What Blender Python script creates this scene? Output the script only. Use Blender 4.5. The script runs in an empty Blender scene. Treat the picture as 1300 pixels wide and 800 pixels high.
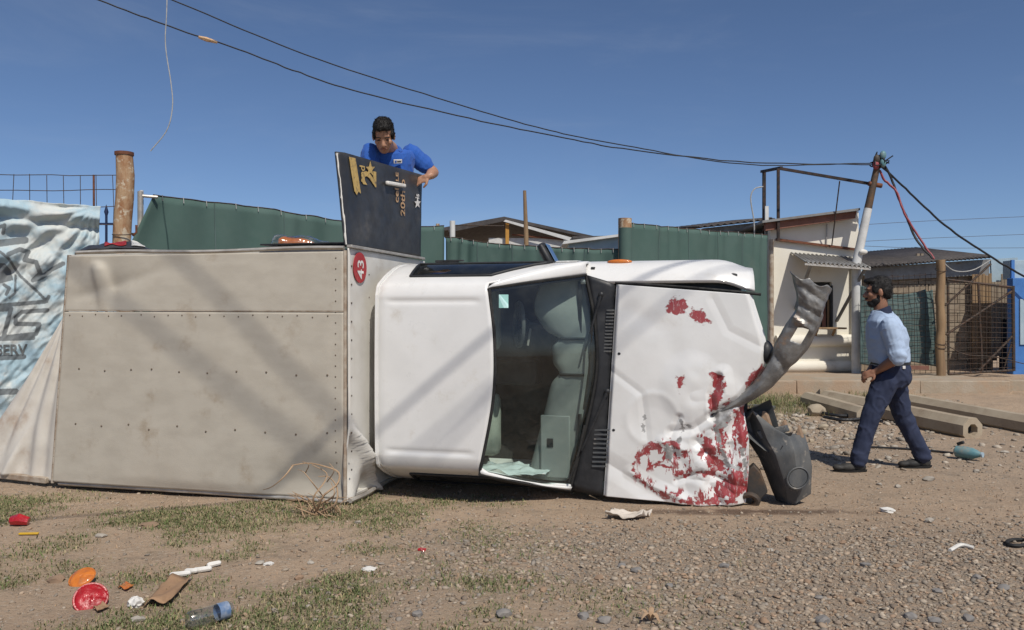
import bpy, bmesh, math, random
import numpy as np
from mathutils import Vector, Matrix
random.seed(7)
RNG = np.random.default_rng(11)
SC = bpy.context.scene
COL = SC.collection
R = math.radians

# ------------------------------------------------------------------ camera, sky, sun, exposure
F, CX, CY, H = 1050.0, 650.0, 400.0, 1.42          # focal length in photo pixels, centre, eye height
cd = bpy.data.cameras.new('camera'); cam = bpy.data.objects.new('camera', cd); COL.objects.link(cam)
cd.sensor_width = 36.0; cd.lens = F / 1300.0 * 36.0; cd.clip_end = 3000; cd.clip_start = 0.05
cam.location = (0, 0, H); cam.rotation_euler = (R(90), 0, 0)
SC.camera = cam
SUN_EL = R(51); SUN_H = Vector((0.45, -1.0, 0)).normalized()
SUN = Vector((SUN_H.x * math.cos(SUN_EL), SUN_H.y * math.cos(SUN_EL), math.sin(SUN_EL)))
wd = bpy.data.worlds.new('World'); SC.world = wd; wd.use_nodes = True
nt = wd.node_tree; nt.nodes.clear()
wo = nt.nodes.new('ShaderNodeOutputWorld'); bg = nt.nodes.new('ShaderNodeBackground')
sky = nt.nodes.new('ShaderNodeTexSky'); sky.sky_type = 'NISHITA'; sky.sun_disc = False
sky.sun_elevation = SUN_EL; sky.sun_rotation = math.atan2(SUN_H.x, SUN_H.y)
sky.air_density = 0.6; sky.dust_density = 0.7; sky.ozone_density = 4.5; sky.altitude = 20
wtc = nt.nodes.new('ShaderNodeTexCoord'); wmp = nt.nodes.new('ShaderNodeMapping'); wmp.inputs['Scale'].default_value = (1.2, 1.2, 5.0); wmp.inputs['Rotation'].default_value = (R(12), R(8), 0)
wns = nt.nodes.new('ShaderNodeTexNoise'); wns.inputs['Scale'].default_value = 2.2; wns.inputs['Detail'].default_value = 7; wns.inputs['Roughness'].default_value = .62; wns.inputs['Distortion'].default_value = .6
wrp = nt.nodes.new('ShaderNodeMapRange'); wrp.interpolation_type = 'SMOOTHSTEP'; wrp.inputs['From Min'].default_value = .48; wrp.inputs['From Max'].default_value = .80; wrp.inputs['To Max'].default_value = .09
wmx = nt.nodes.new('ShaderNodeMix'); wmx.data_type = 'RGBA'; wmx.inputs[7].default_value = (5.2, 5.6, 6.2, 1)
nt.links.new(wtc.outputs['Generated'], wmp.inputs[0]); nt.links.new(wmp.outputs[0], wns.inputs['Vector']); nt.links.new(wns.outputs['Fac'], wrp.inputs['Value'])
nt.links.new(wrp.outputs[0], wmx.inputs[0]); nt.links.new(sky.outputs[0], wmx.inputs[6]); nt.links.new(wmx.outputs[2], bg.inputs[0])      # faint high cirrus all over
bg.inputs[1].default_value = 0.10
nt.links.new(bg.outputs[0], wo.inputs[0])
sl = bpy.data.lights.new('sun', 'SUN'); sl.energy = 3.8; sl.angle = R(0.53); sl.color = (1.0, 0.94, 0.85)
so = bpy.data.objects.new('sun', sl); COL.objects.link(so)
so.rotation_euler = SUN.to_track_quat('Z', 'Y').to_euler(); so.location = (3, -6, 12)
vs = SC.view_settings; vs.view_transform = 'Standard'; vs.look = 'None'; vs.gamma = 1; vs.exposure = 0.0
vs.use_curve_mapping = False
SC.cycles.use_denoising = True
try: SC.cycles.denoiser = 'OPENIMAGEDENOISE'
except Exception: pass
SC.cycles.max_bounces = 8; SC.cycles.transparent_max_bounces = 16

# ------------------------------------------------------------------ numeric helpers
def px(u, v, d):
    return Vector(((u - CX) / F * d, d, H - (v - CY) / F * d))
def gd(v, z=0.0):                                   # distance at which photo row v meets height z
    return (H - z) * F / (v - CY)
def ss(a, b, x):
    t = np.clip((np.asarray(x, float) - a) / (b - a), 0, 1); return t * t * (3 - 2 * t)
_PERM = RNG.random((64, 64, 64))
def vn(x, y, z=0.0):
    x, y, z = np.broadcast_arrays(np.asarray(x, float), np.asarray(y, float), np.asarray(z, float))
    xi, yi, zi = np.floor(x).astype(int), np.floor(y).astype(int), np.floor(z).astype(int)
    fx, fy, fz = x - xi, y - yi, z - zi
    fx, fy, fz = fx * fx * (3 - 2 * fx), fy * fy * (3 - 2 * fy), fz * fz * (3 - 2 * fz)
    g = lambda a, b, c: _PERM[(xi + a) % 64, (yi + b) % 64, (zi + c) % 64]
    l = lambda p, q, t: p + (q - p) * t
    return l(l(l(g(0, 0, 0), g(1, 0, 0), fx), l(g(0, 1, 0), g(1, 1, 0), fx), fy),
             l(l(g(0, 0, 1), g(1, 0, 1), fx), l(g(0, 1, 1), g(1, 1, 1), fx), fy), fz) * 2 - 1
def fbm(x, y, z=0.0, o=4):
    s = 0; a = 1.0; t = 0
    for i in range(o):
        s = s + a * vn(np.asarray(x) * 2 ** i + 17.3 * i, np.asarray(y) * 2 ** i + 5.1 * i, np.asarray(z) * 2 ** i); t += a; a *= .5
    return s / t
def seg_dist(u, v, pts):
    d = np.full(np.shape(u), 1e9)
    for (x0, y0), (x1, y1) in zip(pts[:-1], pts[1:]):
        dx, dy = x1 - x0, y1 - y0; L = dx * dx + dy * dy + 1e-9
        t = np.clip(((u - x0) * dx + (v - y0) * dy) / L, 0, 1)
        d = np.minimum(d, np.hypot(u - x0 - t * dx, v - y0 - t * dy))
    return d
def poly_sd(u, v, pts):                             # signed distance, negative inside
    d = seg_dist(u, v, list(pts) + [pts[0]])
    ins = np.zeros(np.shape(u), bool); n = len(pts)
    for i in range(n):
        x0, y0 = pts[i]; x1, y1 = pts[(i + 1) % n]
        c = ((y0 > v) != (y1 > v)) & (u < (x1 - x0) * (v - y0) / (y1 - y0 + 1e-12) + x0)
        ins ^= c
    return np.where(ins, -d, d)
def cr(pts, n):                                     # Catmull-Rom through points
    P = [Vector(p) for p in pts]
    P = [P[0] * 2 - P[1]] + P + [P[-1] * 2 - P[-2]]
    out = []; m = len(P) - 3
    for k in range(n + 1):
        s = k / n * m; i = min(int(s), m - 1); t = s - i
        a, b, c, d = P[i:i + 4]
        out.append(0.5 * ((2 * b) + (c - a) * t + (2 * a - 5 * b + 4 * c - d) * t * t + (3 * b - a - 3 * c + d) * t ** 3))
    return out

# ------------------------------------------------------------------ mesh helpers
class MB:
    def __init__(s): s.v = []; s.f = []
    def add(s, V, Fc):
        o = len(s.v); s.v += [tuple(map(float, p)) for p in V]; s.f += [tuple(o + i for i in f) for f in Fc]; return s
    def box(s, c, size, rot=None):
        c = Vector(c); sx, sy, sz = [k / 2 for k in size]
        V = [Vector((x * sx, y * sy, z * sz)) for x in (-1, 1) for y in (-1, 1) for z in (-1, 1)]
        if rot is not None: V = [rot @ p for p in V]
        return s.add([c + p for p in V], [(0, 1, 3, 2), (4, 6, 7, 5), (0, 4, 5, 1), (2, 3, 7, 6), (0, 2, 6, 4), (1, 5, 7, 3)])
    def beam(s, p, q, w, h, up=(0, 0, 1)):
        p, q = Vector(p), Vector(q); d = (q - p); L = d.length; d = d / L
        up = Vector(up)
        if abs(d.dot(up)) > .98: up = Vector((0, 1, 0))
        x = d.cross(up).normalized(); z = x.cross(d)
        return s.box((p + q) / 2, (w, L, h), Matrix((x, d, z)).transposed())
    def tube(s, pts, r, n=8, cap=True, sq=1.0):
        pts = [Vector(p) for p in pts]; m = len(pts)
        rs = r if hasattr(r, '__len__') else [r] * m
        V = []; nx = None
        for i in range(m):
            t = (pts[min(i + 1, m - 1)] - pts[max(i - 1, 0)]).normalized()
            if nx is None:
                nx = t.cross(Vector((0, 0, 1)) if abs(t.z) < .9 else Vector((1, 0, 0))).normalized()
            else:
                nx = (nx - t * nx.dot(t)).normalized()
            ny = t.cross(nx)
            for k in range(n):
                a = 2 * math.pi * k / n
                V.append(pts[i] + (nx * math.cos(a) + ny * math.sin(a) * sq) * rs[i])
        Fc = [(i * n + k, i * n + (k + 1) % n, (i + 1) * n + (k + 1) % n, (i + 1) * n + k) for i in range(m - 1) for k in range(n)]
        if cap: Fc += [tuple(range(n))[::-1], tuple((m - 1) * n + k for k in range(n))]
        return s.add(V, Fc)
    def cap(s, p, q, r1, r2, n=14):                 # tapered capsule
        p, q = Vector(p), Vector(q); d = (q - p)
        d = d.normalized() if d.length > 1e-6 else Vector((0, 0, 1))
        P = [p - d * r1 * .97, p - d * r1 * .7, p, q, q + d * r2 * .7, q + d * r2 * .97]
        return s.tube(P, [r1 * .2, r1 * .72, r1, r2, r2 * .72, r2 * .2], n)
    def ell(s, c, r, rot=None, nu=18, nv=12):
        c = Vector(c); V = []; Fc = []
        for j in range(1, nv):
            ph = math.pi * j / nv
            for i in range(nu):
                th = 2 * math.pi * i / nu
                p = Vector((r[0] * math.sin(ph) * math.cos(th), r[1] * math.sin(ph) * math.sin(th), r[2] * math.cos(ph)))
                V.append(p)
        V += [Vector((0, 0, r[2])), Vector((0, 0, -r[2]))]
        for j in range(nv - 2):
            for i in range(nu):
                Fc.append((j * nu + i, (j + 1) * nu + i, (j + 1) * nu + (i + 1) % nu, j * nu + (i + 1) % nu))
        t, b = len(V) - 2, len(V) - 1
        for i in range(nu):
            Fc.append((t, i, (i + 1) % nu)); Fc.append((b, (nv - 2) * nu + (i + 1) % nu, (nv - 2) * nu + i))
        if rot is not None: V = [rot @ p for p in V]
        return s.add([c + p for p in V], Fc)
    def rings(s, rings, n=20):                      # elliptical loft: (centre, xdir, ydir, rx, ry), capped
        V = []; m = len(rings)
        for c, xd, yd, rx, ry in rings:
            for k in range(n):
                a = 2 * math.pi * k / n
                V.append(Vector(c) + Vector(xd) * rx * math.cos(a) + Vector(yd) * ry * math.sin(a))
        Fc = [(i * n + k, i * n + (k + 1) % n, (i + 1) * n + (k + 1) % n, (i + 1) * n + k) for i in range(m - 1) for k in range(n)]
        Fc += [tuple(range(n))[::-1], tuple((m - 1) * n + k for k in range(n))]
        return s.add(V, Fc)
    def grid(s, P, mask=None, flip=False):          # P: (n, m, 3)
        P = np.asarray(P, float); n, m = P.shape[:2]; o = len(s.v)
        s.v += [tuple(p) for p in P.reshape(-1, 3)]
        for i in range(n - 1):
            for j in range(m - 1):
                if mask is not None and not mask[i, j]: continue
                f = (o + i * m + j, o + (i + 1) * m + j, o + (i + 1) * m + j + 1, o + i * m + j + 1)
                s.f.append(f[::-1] if flip else f)
        return s
    def prism(s, poly, off):
        poly = [Vector(p) for p in poly]; off = Vector(off); n = len(poly)
        return s.add(poly + [p + off for p in poly],
                     [tuple(range(n)), tuple(range(2 * n - 1, n - 1, -1))] + [(i + n, (i + 1) % n + n, (i + 1) % n, i) for i in range(n)])
    def mesh(s, name):
        me = bpy.data.meshes.new(name); me.from_pydata(s.v, [], s.f); me.update(); return me

def put(name, me, mat=None, parent=None, smooth=True, ang=40, bevel=0, solid=0, solid_off=0, sub=0, recalc=False):
    if isinstance(me, MB): me = me.mesh(name)
    if recalc:
        bm = bmesh.new(); bm.from_mesh(me); bmesh.ops.recalc_face_normals(bm, faces=bm.faces); bm.to_mesh(me); bm.free()
    if mat is not None and not me.materials: me.materials.append(mat)
    o = bpy.data.objects.new(name, me); COL.objects.link(o)
    if parent is not None: o.parent = parent
    if smooth and len(me.polygons):
        me.polygons.foreach_set('use_smooth', [True] * len(me.polygons))
        if ang < 180: me.set_sharp_from_angle(angle=R(ang))
    if solid:
        m = o.modifiers.new('solid', 'SOLIDIFY'); m.thickness = solid; m.offset = solid_off
    if bevel:
        m = o.modifiers.new('bevel', 'BEVEL'); m.width = bevel; m.segments = 2; m.limit_method = 'ANGLE'; m.angle_limit = R(35)
    if sub:
        m = o.modifiers.new('sub', 'SUBSURF'); m.levels = sub; m.render_levels = sub
    return o
def tag(o, label, cat=None, group=None, kind=None):
    if label: o['label'] = label
    if cat: o['category'] = cat
    if group: o['group'] = group
    if kind: o['kind'] = kind
    return o
def empty(name, loc=(0, 0, 0), rz=0.0, label=None, cat=None, group=None):
    o = bpy.data.objects.new(name, None); COL.objects.link(o); o.location = loc; o.rotation_euler = (0, 0, rz)
    o.empty_display_size = .1
    return tag(o, label, cat, group)
def remesh(mb, voxel, it=6, disp=None):
    me = mb.mesh('tmp'); o = bpy.data.objects.new('tmp', me); COL.objects.link(o)
    m = o.modifiers.new('r', 'REMESH'); m.mode = 'VOXEL'; m.voxel_size = voxel; m.use_smooth_shade = True
    if it:
        m2 = o.modifiers.new('s', 'SMOOTH'); m2.iterations = it; m2.factor = .5
    dg = bpy.context.evaluated_depsgraph_get(); ev = o.evaluated_get(dg)
    out = bpy.data.meshes.new_from_object(ev)
    bpy.data.objects.remove(o); bpy.data.meshes.remove(me)
    if disp is not None:
        n = len(out.vertices); co = np.empty(n * 3); no = np.empty(n * 3)
        out.vertices.foreach_get('co', co); out.vertices.foreach_get('normal', no)
        co = co.reshape(-1, 3); no = no.reshape(-1, 3)
        co = co + no * disp(co)[:, None]
        out.vertices.foreach_set('co', co.ravel()); out.update()
    return out
def set_attr(me, name, vals):
    a = me.attributes.new(name, 'FLOAT', 'POINT'); a.data.foreach_set('value', np.asarray(vals, np.float32).ravel())
def set_col(me, name, cols):
    a = me.attributes.new(name, 'FLOAT_COLOR', 'POINT')
    c = np.ones((len(cols), 4), np.float32); c[:, :3] = cols; a.data.foreach_set('color', c.ravel())
def fast_mesh(name, V, T):
    me = bpy.data.meshes.new(name); V = np.asarray(V, np.float32); T = np.asarray(T, np.int32); k = T.shape[1]
    me.vertices.add(len(V)); me.vertices.foreach_set('co', V.ravel())
    me.loops.add(T.size); me.loops.foreach_set('vertex_index', T.ravel())
    me.polygons.add(len(T)); me.polygons.foreach_set('loop_start', np.arange(0, T.size, k, dtype=np.int32))
    me.update(calc_edges=True); return me

# ------------------------------------------------------------------ materials
class N:
    def __init__(s, name):
        s.m = bpy.data.materials.new(name); s.m.use_nodes = True; s.t = s.m.node_tree; s.t.nodes.clear()
        s.out = s.n('ShaderNodeOutputMaterial'); s.tc = None
    def n(s, kind, **kw):
        x = s.t.nodes.new(kind)
        for k, v in kw.items(): setattr(x, k, v)
        return x
    def l(s, a, b): s.t.links.new(a, b)
    def co(s, which='Object'):
        if s.tc is None: s.tc = s.n('ShaderNodeTexCoord')
        return s.tc.outputs[which]
    def noise(s, scale, detail=5, rough=.55, stretch=None, dist=0):
        x = s.n('ShaderNodeTexNoise'); x.inputs['Scale'].default_value = scale; x.inputs['Detail'].default_value = detail
        x.inputs['Roughness'].default_value = rough; x.inputs['Distortion'].default_value = dist
        if stretch:
            mp = s.n('ShaderNodeMapping'); mp.inputs['Scale'].default_value = stretch; s.l(s.co(), mp.inputs[0]); s.l(mp.outputs[0], x.inputs['Vector'])
        else: s.l(s.co(), x.inputs['Vector'])
        return x.outputs['Fac']
    def ramp(s, src, lo, hi, a=0.0, b=1.0):
        x = s.n('ShaderNodeMapRange'); x.interpolation_type = 'SMOOTHSTEP'
        x.inputs['From Min'].default_value = lo; x.inputs['From Max'].default_value = hi
        x.inputs['To Min'].default_value = a; x.inputs['To Max'].default_value = b; s.l(src, x.inputs['Value']); return x.outputs['Result']
    def mix(s, fac, a, b):
        x = s.n('ShaderNodeMix', data_type='RGBA')
        for i, val in ((0, fac), (6, a), (7, b)):
            if isinstance(val, (int, float)): x.inputs[i].default_value = val
            elif isinstance(val, tuple): x.inputs[i].default_value = (*val, 1)
            else: s.l(val, x.inputs[i])
        return x.outputs[2]
    def math(s, op, a, b=0.0):
        x = s.n('ShaderNodeMath', operation=op)
        for i, val in ((0, a), (1, b)):
            if isinstance(val, (int, float)): x.inputs[i].default_value = val
            else: s.l(val, x.inputs[i])
        return x.outputs[0]
    def attr(s, name, what='Fac'):
        x = s.n('ShaderNodeAttribute'); x.attribute_name = name; return x.outputs[what]
    def bsdf(s, col, rough=.6, metal=0.0, bump=None, bstr=.3, bdist=.01, spec=.5, coat=0.0, trans=0.0, alpha=1.0, sheen=0.0, sss=0.0):
        b = s.n('ShaderNodeBsdfPrincipled')
        for k, val in (('Base Color', col), ('Roughness', rough), ('Metallic', metal), ('Alpha', alpha)):
            if isinstance(val, (int, float)): b.inputs[k].default_value = val
            elif isinstance(val, tuple): b.inputs[k].default_value = (*val, 1)
            else: s.l(val, b.inputs[k])
        b.inputs['Specular IOR Level'].default_value = spec; b.inputs['Coat Weight'].default_value = coat
        b.inputs['Coat Roughness'].default_value = .08
        b.inputs['Transmission Weight'].default_value = trans; b.inputs['Sheen Weight'].default_value = sheen
        b.inputs['Subsurface Weight'].default_value = sss; b.inputs['Subsurface Scale'].default_value = .01
        if bump is not None:
            bp = s.n('ShaderNodeBump'); bp.inputs['Strength'].default_value = bstr; bp.inputs['Distance'].default_value = bdist
            s.l(bump, bp.inputs['Height']); s.l(bp.outputs[0], b.inputs['Normal'])
        s.l(b.outputs[0], s.out.inputs[0]); return b
def M(name, c1, c2=None, sc=4, rough=.7, metal=0.0, bs=40, bstr=.25, bdist=.004, dirt=None, dsc=3, dthr=(.52, .7), coat=0.0, spec=.4, stretch=None, sss=0.0, sheen=0.0):
    n = N(name); c2 = c2 or tuple(k * .75 for k in c1)
    col = n.mix(n.ramp(n.noise(sc, 6, .6, stretch), .35, .68), c1, c2)
    if dirt: col = n.mix(n.ramp(n.noise(dsc, 8, .65), dthr[0], dthr[1]), col, dirt)
    rg = n.ramp(n.noise(sc * 2.3, 4), .3, .7, max(.03, rough - .1), min(1, rough + .1))
    n.bsdf(col, rg, metal, n.noise(bs, 6, .6, stretch), bstr, bdist, spec, coat, sss=sss, sheen=sheen); return n.m

m_white = M('white_car_paint', (.76, .755, .73), (.71, .705, .68), 3, .36, 0, 9, .06, .003, dirt=(.56, .52, .45), dsc=5, dthr=(.56, .86), coat=.4)
m_box = M('beige_painted_sheet', (.485, .445, .37), (.44, .40, .33), 3.5, .7, 0, 110, .4, .0025, dirt=(.33, .265, .19), dsc=3.2, dthr=(.54, .80), stretch=(1, 1, 2.2))
m_boxf = M('off_white_sheet', (.66, .64, .59), (.58, .555, .50), 3, .5, 0, 25, .12, .003, dirt=(.40, .32, .24), dsc=2.6, dthr=(.56, .78))
m_trim = M('worn_edge_trim', (.46, .40, .32), (.27, .19, .13), 9, .6, .1, 60, .4, .003)
m_rail = M('pale_metal_rail', (.52, .49, .44), (.38, .35, .31), 7, .45, .4, 60, .2)
m_tarp = M('off_white_canvas', (.62, .585, .52), (.54, .50, .44), 4, .85, 0, 180, .25, .002, dirt=(.36, .25, .17), dsc=2.4, dthr=(.56, .82))
m_black = M('black_plastic', (.018, .019, .021), (.03, .031, .033), 12, .5, 0, 120, .15, .002)
m_rubber = M('black_rubber', (.015, .015, .015), (.03, .029, .027), 14, .8, 0, 60, .3)
m_dplast = M('dusty_grey_plastic', (.075, .08, .083), (.12, .12, .115), 9, .55, 0, 60, .5, .004, dirt=(.28, .25, .21), dsc=13, dthr=(.57, .68), stretch=(1, 1, .5))
m_steel = M('dark_chassis_steel', (.06, .055, .05), (.14, .085, .05), 6, .7, .3, 40, .4)
m_bump = M('bent_bumper_steel', (.27, .265, .25), (.12, .12, .12), 9, .42, .3, 26, .6, .008, dirt=(.33, .22, .14), dsc=4.5, dthr=(.55, .72))
m_dark = M('dark_interior', (.022, .024, .024), (.035, .036, .036), 6, .8)
m_dash = M('grey_green_dash_vinyl', (.27, .285, .27), (.23, .245, .235), 5, .6, 0, 200, .15, .001)
m_seat = M('pale_seat_cloth', (.40, .42, .36), (.32, .34, .29), 7, .9, 0, 220, .3, .001)
m_paper = M('crumpled_white_paper', (.68, .74, .73), (.56, .63, .63), 9, .7, 0, 20, .3)
m_sticker = M('pale_cyan_sticker', (.50, .74, .72), (.45, .68, .66), 20, .5)
m_orange = M('orange_lens', (.62, .19, .03), (.48, .13, .02), 18, .35, coat=.3, dirt=(.38, .22, .12), dsc=14, dthr=(.55, .75))
m_redlens = M('red_lens', (.42, .014, .02), (.30, .01, .012), 20, .3, 0, 90, .5, .004, coat=.4, dirt=(.34, .12, .10), dsc=16, dthr=(.58, .75))
m_redpaint = M('red_disc_paint', (.42, .035, .04), (.36, .03, .03), 12, .5)
m_whitepr = M('white_print', (.72, .70, .66), (.62, .60, .56), 20, .6)
m_panel = M('black_painted_panel', (.030, .031, .034), (.055, .054, .053), 4, .42, 0, 16, .12, .004, dirt=(.15, .135, .115), dsc=3.0, dthr=(.55, .85))
m_gold = M('gold_lettering', (.55, .38, .13), (.44, .30, .10), 30, .5, dirt=(.16, .12, .07), dsc=25, dthr=(.55, .65))
m_copper = M('copper_lettering', (.56, .36, .20), (.40, .25, .13), 35, .55, dirt=(.08, .07, .06), dsc=40, dthr=(.55, .62))
m_green = M('green_shade_cloth', (.060, .110, .094), (.074, .124, .108), 1.6, .85, 0, 260, .25, .002, dirt=(.105, .145, .125), dsc=.9, dthr=(.5, .8))
m_green2 = M('faded_green_netting', (.075, .115, .11), (.10, .145, .14), 2, .9, 0, 220, .3, .002)
m_log = M('rusty_peeling_post', (.40, .27, .16), (.27, .13, .06), 14, .85, 0, 34, .7, .012, dirt=(.50, .42, .31), dsc=11, dthr=(.52, .6), stretch=(1, 1, .35))
m_wood = M('weathered_wood', (.30, .20, .11), (.20, .13, .075), 9, .85, 0, 40, .6, .006, stretch=(1, 1, .12))
m_wire = M('rusty_wire', (.05, .045, .04), (.10, .06, .04), 20, .7, .3)
m_cable = M('black_cable', (.012, .013, .016), (.02, .021, .024), 20, .6)
m_redcab = M('faded_red_cable', (.30, .06, .07), (.22, .04, .05), 20, .6)
m_greycab = M('pale_grey_wire', (.42, .42, .40), (.3, .3, .29), 20, .6)
m_blue = M('blue_paint', (.06, .19, .48), (.05, .16, .42), 5, .6, 0, 40, .2)
m_dblue = M('dark_blue_iron', (.012, .024, .07), (.02, .03, .08), 9, .5)
m_label = M('faded_blue_label', (.10, .17, .30), (.30, .34, .40), 25, .5)
m_rivet = M('dull_brown_rivet', (.17, .13, .095), (.11, .085, .06), 20, .7)
m_lblue = M('pale_blue_wall', (.36, .46, .52), (.30, .40, .46), 5, .8)
m_stucco = M('cream_stucco', (.78, .745, .65), (.72, .68, .58), 1.5, .9, 0, 45, .3, .008, dirt=(.43, .37, .28), dsc=1.3, dthr=(.58, .85))
m_roofbr = M('brown_fascia', (.22, .10, .07), (.15, .07, .05), 6, .8, 0, 30, .3)
m_corr = M('grey_corrugated_sheet', (.26, .26, .25), (.19, .18, .17), 4, .55, .35, 40, .2, dirt=(.20, .11, .06), dsc=2.5, dthr=(.6, .75))
m_rustiron = M('rusty_iron', (.20, .075, .04), (.11, .05, .03), 10, .8, .2, 60, .4)
m_blkiron = M('black_iron', (.02, .018, .018), (.06, .035, .025), 12, .6, .3)
m_block = M('concrete_block', (.30, .245, .18), (.23, .18, .13), 8, .95, 0, 70, .5, .006)
m_mortar = M('mortar', (.27, .235, .19), (.22, .19, .15), 12, .95)
m_conc = M('old_concrete', (.40, .335, .245), (.33, .265, .19), 3.5, .92, 0, 60, .45, .006, dirt=(.26, .20, .14), dsc=4, dthr=(.55, .75))
m_kerb = M('kerb_concrete', (.38, .32, .245), (.32, .265, .195), 3, .95, 0, 40, .7, .012, dirt=(.37, .27, .185), dsc=2.2, dthr=(.42, .62))
m_roofd = M('dark_roof_sheet', (.05, .045, .045), (.08, .07, .065), 5, .7)
m_fascia = M('white_fascia', (.62, .62, .60), (.5, .5, .48), 5, .7)
m_ochre = M('ochre_post_paint', (.50, .26, .05), (.42, .2, .04), 6, .7)
m_stone = M('brown_stone', (.30, .20, .13), (.22, .15, .10), 8, .9, 0, 30, .6, .01)
m_gstone = M('pale_stone', (.40, .36, .30), (.30, .27, .23), 8, .92, 0, 30, .6, .01)
m_dstone = M('grey_stone', (.19, .18, .17), (.26, .235, .21), 8, .92, 0, 30, .6, .01)
m_card = M('brown_cardboard', (.34, .21, .12), (.28, .17, .10), 7, .95, 0, 60, .3)
m_foam = M('white_foam', (.72, .70, .65), (.6, .58, .53), 10, .9, 0, 60, .4)
m_rag = M('dusty_white_rag', (.60, .54, .47), (.46, .40, .33), 8, .95, 0, 60, .4)
m_yellow = M('yellow_plastic', (.62, .38, .03), (.5, .3, .03), 10, .5)
m_twig = M('dry_twig', (.42, .29, .18), (.32, .21, .125), 14, .95, 0, 60, .4)
m_skin = M('skin', (.42, .225, .14), (.36, .19, .115), 10, .5, 0, 130, .12, .001, sss=.05)
m_skin2 = M('skin_tanned', (.31, .155, .095), (.265, .13, .078), 10, .5, 0, 130, .12, .001, sss=.05)
m_hair = M('black_hair', (.012, .011, .010), (.022, .019, .017), 60, .62, 0, 160, .9, .005)
m_polo = M('royal_blue_polo', (.022, .105, .42), (.018, .085, .35), 5, .85, 0, 300, .2, .001, sheen=.1)
m_shirt = M('light_blue_shirt', (.40, .50, .65), (.36, .46, .61), 5, .88, 0, 260, .2, .001, sheen=.1)
m_navy = M('navy_twill', (.022, .030, .062), (.028, .037, .075), 7, .88, 0, 300, .25, .001)
m_jean = M('dark_work_trousers', (.02, .022, .03), (.03, .032, .04), 7, .9)
m_shoe = M('dusty_black_shoe', (.022, .022, .022), (.05, .046, .04), 14, .7, 0, 60, .3)
m_eye = M('dark_eye', (.012, .009, .008), (.02, .015, .012), 30, .2)
m_lip = M('lips', (.24, .085, .065), (.21, .075, .06), 30, .5)
m_teal = M('teal_plastic', (.09, .22, .25), (.17, .27, .28), 9, .5, dirt=(.30, .25, .19), dsc=9, dthr=(.5, .7))
m_ink = M('grey_banner_ink', (.10, .11, .115), (.15, .16, .16), 12, .85)

def glass_mat(name, tint, rough=.02, refl=1.0):
    n = N(name); tr = n.n('ShaderNodeBsdfTransparent'); tr.inputs[0].default_value = (*tint, 1)
    gl = n.n('ShaderNodeBsdfGlossy'); gl.inputs['Roughness'].default_value = rough
    df = n.n('ShaderNodeBsdfDiffuse'); df.inputs[0].default_value = (.42, .44, .40, 1)
    lw = n.n('ShaderNodeLayerWeight'); lw.inputs[0].default_value = .5; fr = n.math('ADD', n.math('MULTIPLY', n.math('POWER', lw.outputs['Facing'], 5.0), .9), .05)
    mx = n.n('ShaderNodeMixShader'); n.l(n.math('MINIMUM', n.math('MULTIPLY', fr, refl), 1.0), mx.inputs[0]); n.l(tr.outputs[0], mx.inputs[1]); n.l(gl.outputs[0], mx.inputs[2])
    mx2 = n.n('ShaderNodeMixShader'); n.l(n.ramp(n.noise(5, 8, .7), .35, .8, .012, .06), mx2.inputs[0])
    n.l(mx.outputs[0], mx2.inputs[1]); n.l(df.outputs[0], mx2.inputs[2]); n.l(mx2.outputs[0], n.out.inputs[0]); return n.m
m_glass = glass_mat('tinted_windshield_glass', (.80, .885, .855))
m_sglass = glass_mat('dark_side_glass', (.10, .11, .11), .03, 1.2)
m_film = glass_mat('clear_plastic_film', (.90, .92, .94), .12, 2.5)
m_mirror = M('mirror_glass', (.5, .55, .6), (.5, .55, .6), 2, .05, 1.0, 5, 0)

def hood_material():
    n = N('white_paint_torn_to_red')
    wob = n.math('MULTIPLY', n.math('SUBTRACT', n.noise(22, 3, .5, (1, 1, 1.6)), .5), 17.0)
    wob2 = n.math('MULTIPLY', n.math('SUBTRACT', n.noise(70, 3, .6), .5), 3.0)
    red = n.math('ADD', n.math('ADD', n.attr('red'), wob), wob2)
    gry = n.math('ADD', n.math('ADD', n.attr('grey'), wob), wob2)
    white = n.mix(n.ramp(n.noise(3, 5), .35, .7), (.76, .755, .73), (.71, .705, .68))
    white = n.mix(n.ramp(n.noise(5, 9, .75), .56, .85), white, (.58, .55, .49))
    rcol = n.mix(n.ramp(n.noise(14, 6, .7), .35, .7), (.33, .035, .04), (.29, .07, .07))
    rcol = n.mix(n.ramp(n.noise(30, 7, .75, (2, 1, .7)), .54, .64), rcol, (.48, .33, .32))
    gcol = n.mix(n.ramp(n.noise(18, 6, .7), .4, .65), (.36, .36, .35), (.22, .21, .20))
    red = n.math('ADD', red, n.math('MULTIPLY', n.math('SUBTRACT', n.noise(11, 2, .5), .5), 13.0))
    scf = n.math('MULTIPLY', n.ramp(n.attr('scuff'), -1.5, 4, 1, 0), n.ramp(n.noise(16, 5, .62, (1.6, 1, .6)), .535, .555))
    fr = n.math('MAXIMUM', n.ramp(red, -.5, .5, 1, 0), scf); fg = n.ramp(gry, -.9, .9, 1, 0)
    edge = n.ramp(red, .2, 2.2, 1, 0)
    col = n.mix(n.math('MULTIPLY', edge, .45), white, (.40, .34, .32))
    col = n.mix(fr, col, rcol); col = n.mix(fg, col, gcol)
    scr = n.ramp(n.noise(3, 9, .8, (22, 3, 1.5)), .70, .73)
    col = n.mix(n.math('MULTIPLY', scr, .5), col, (.34, .32, .31))
    hgt = n.math('SUBTRACT', n.math('MULTIPLY', n.noise(7, 4), .6), n.math('MULTIPLY', fr, .25))
    n.bsdf(col, n.ramp(fr, 0, 1, .33, .6), 0.0, hgt, .35, .008, .5, .45); return n.m
m_hood = hood_material()

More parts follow.
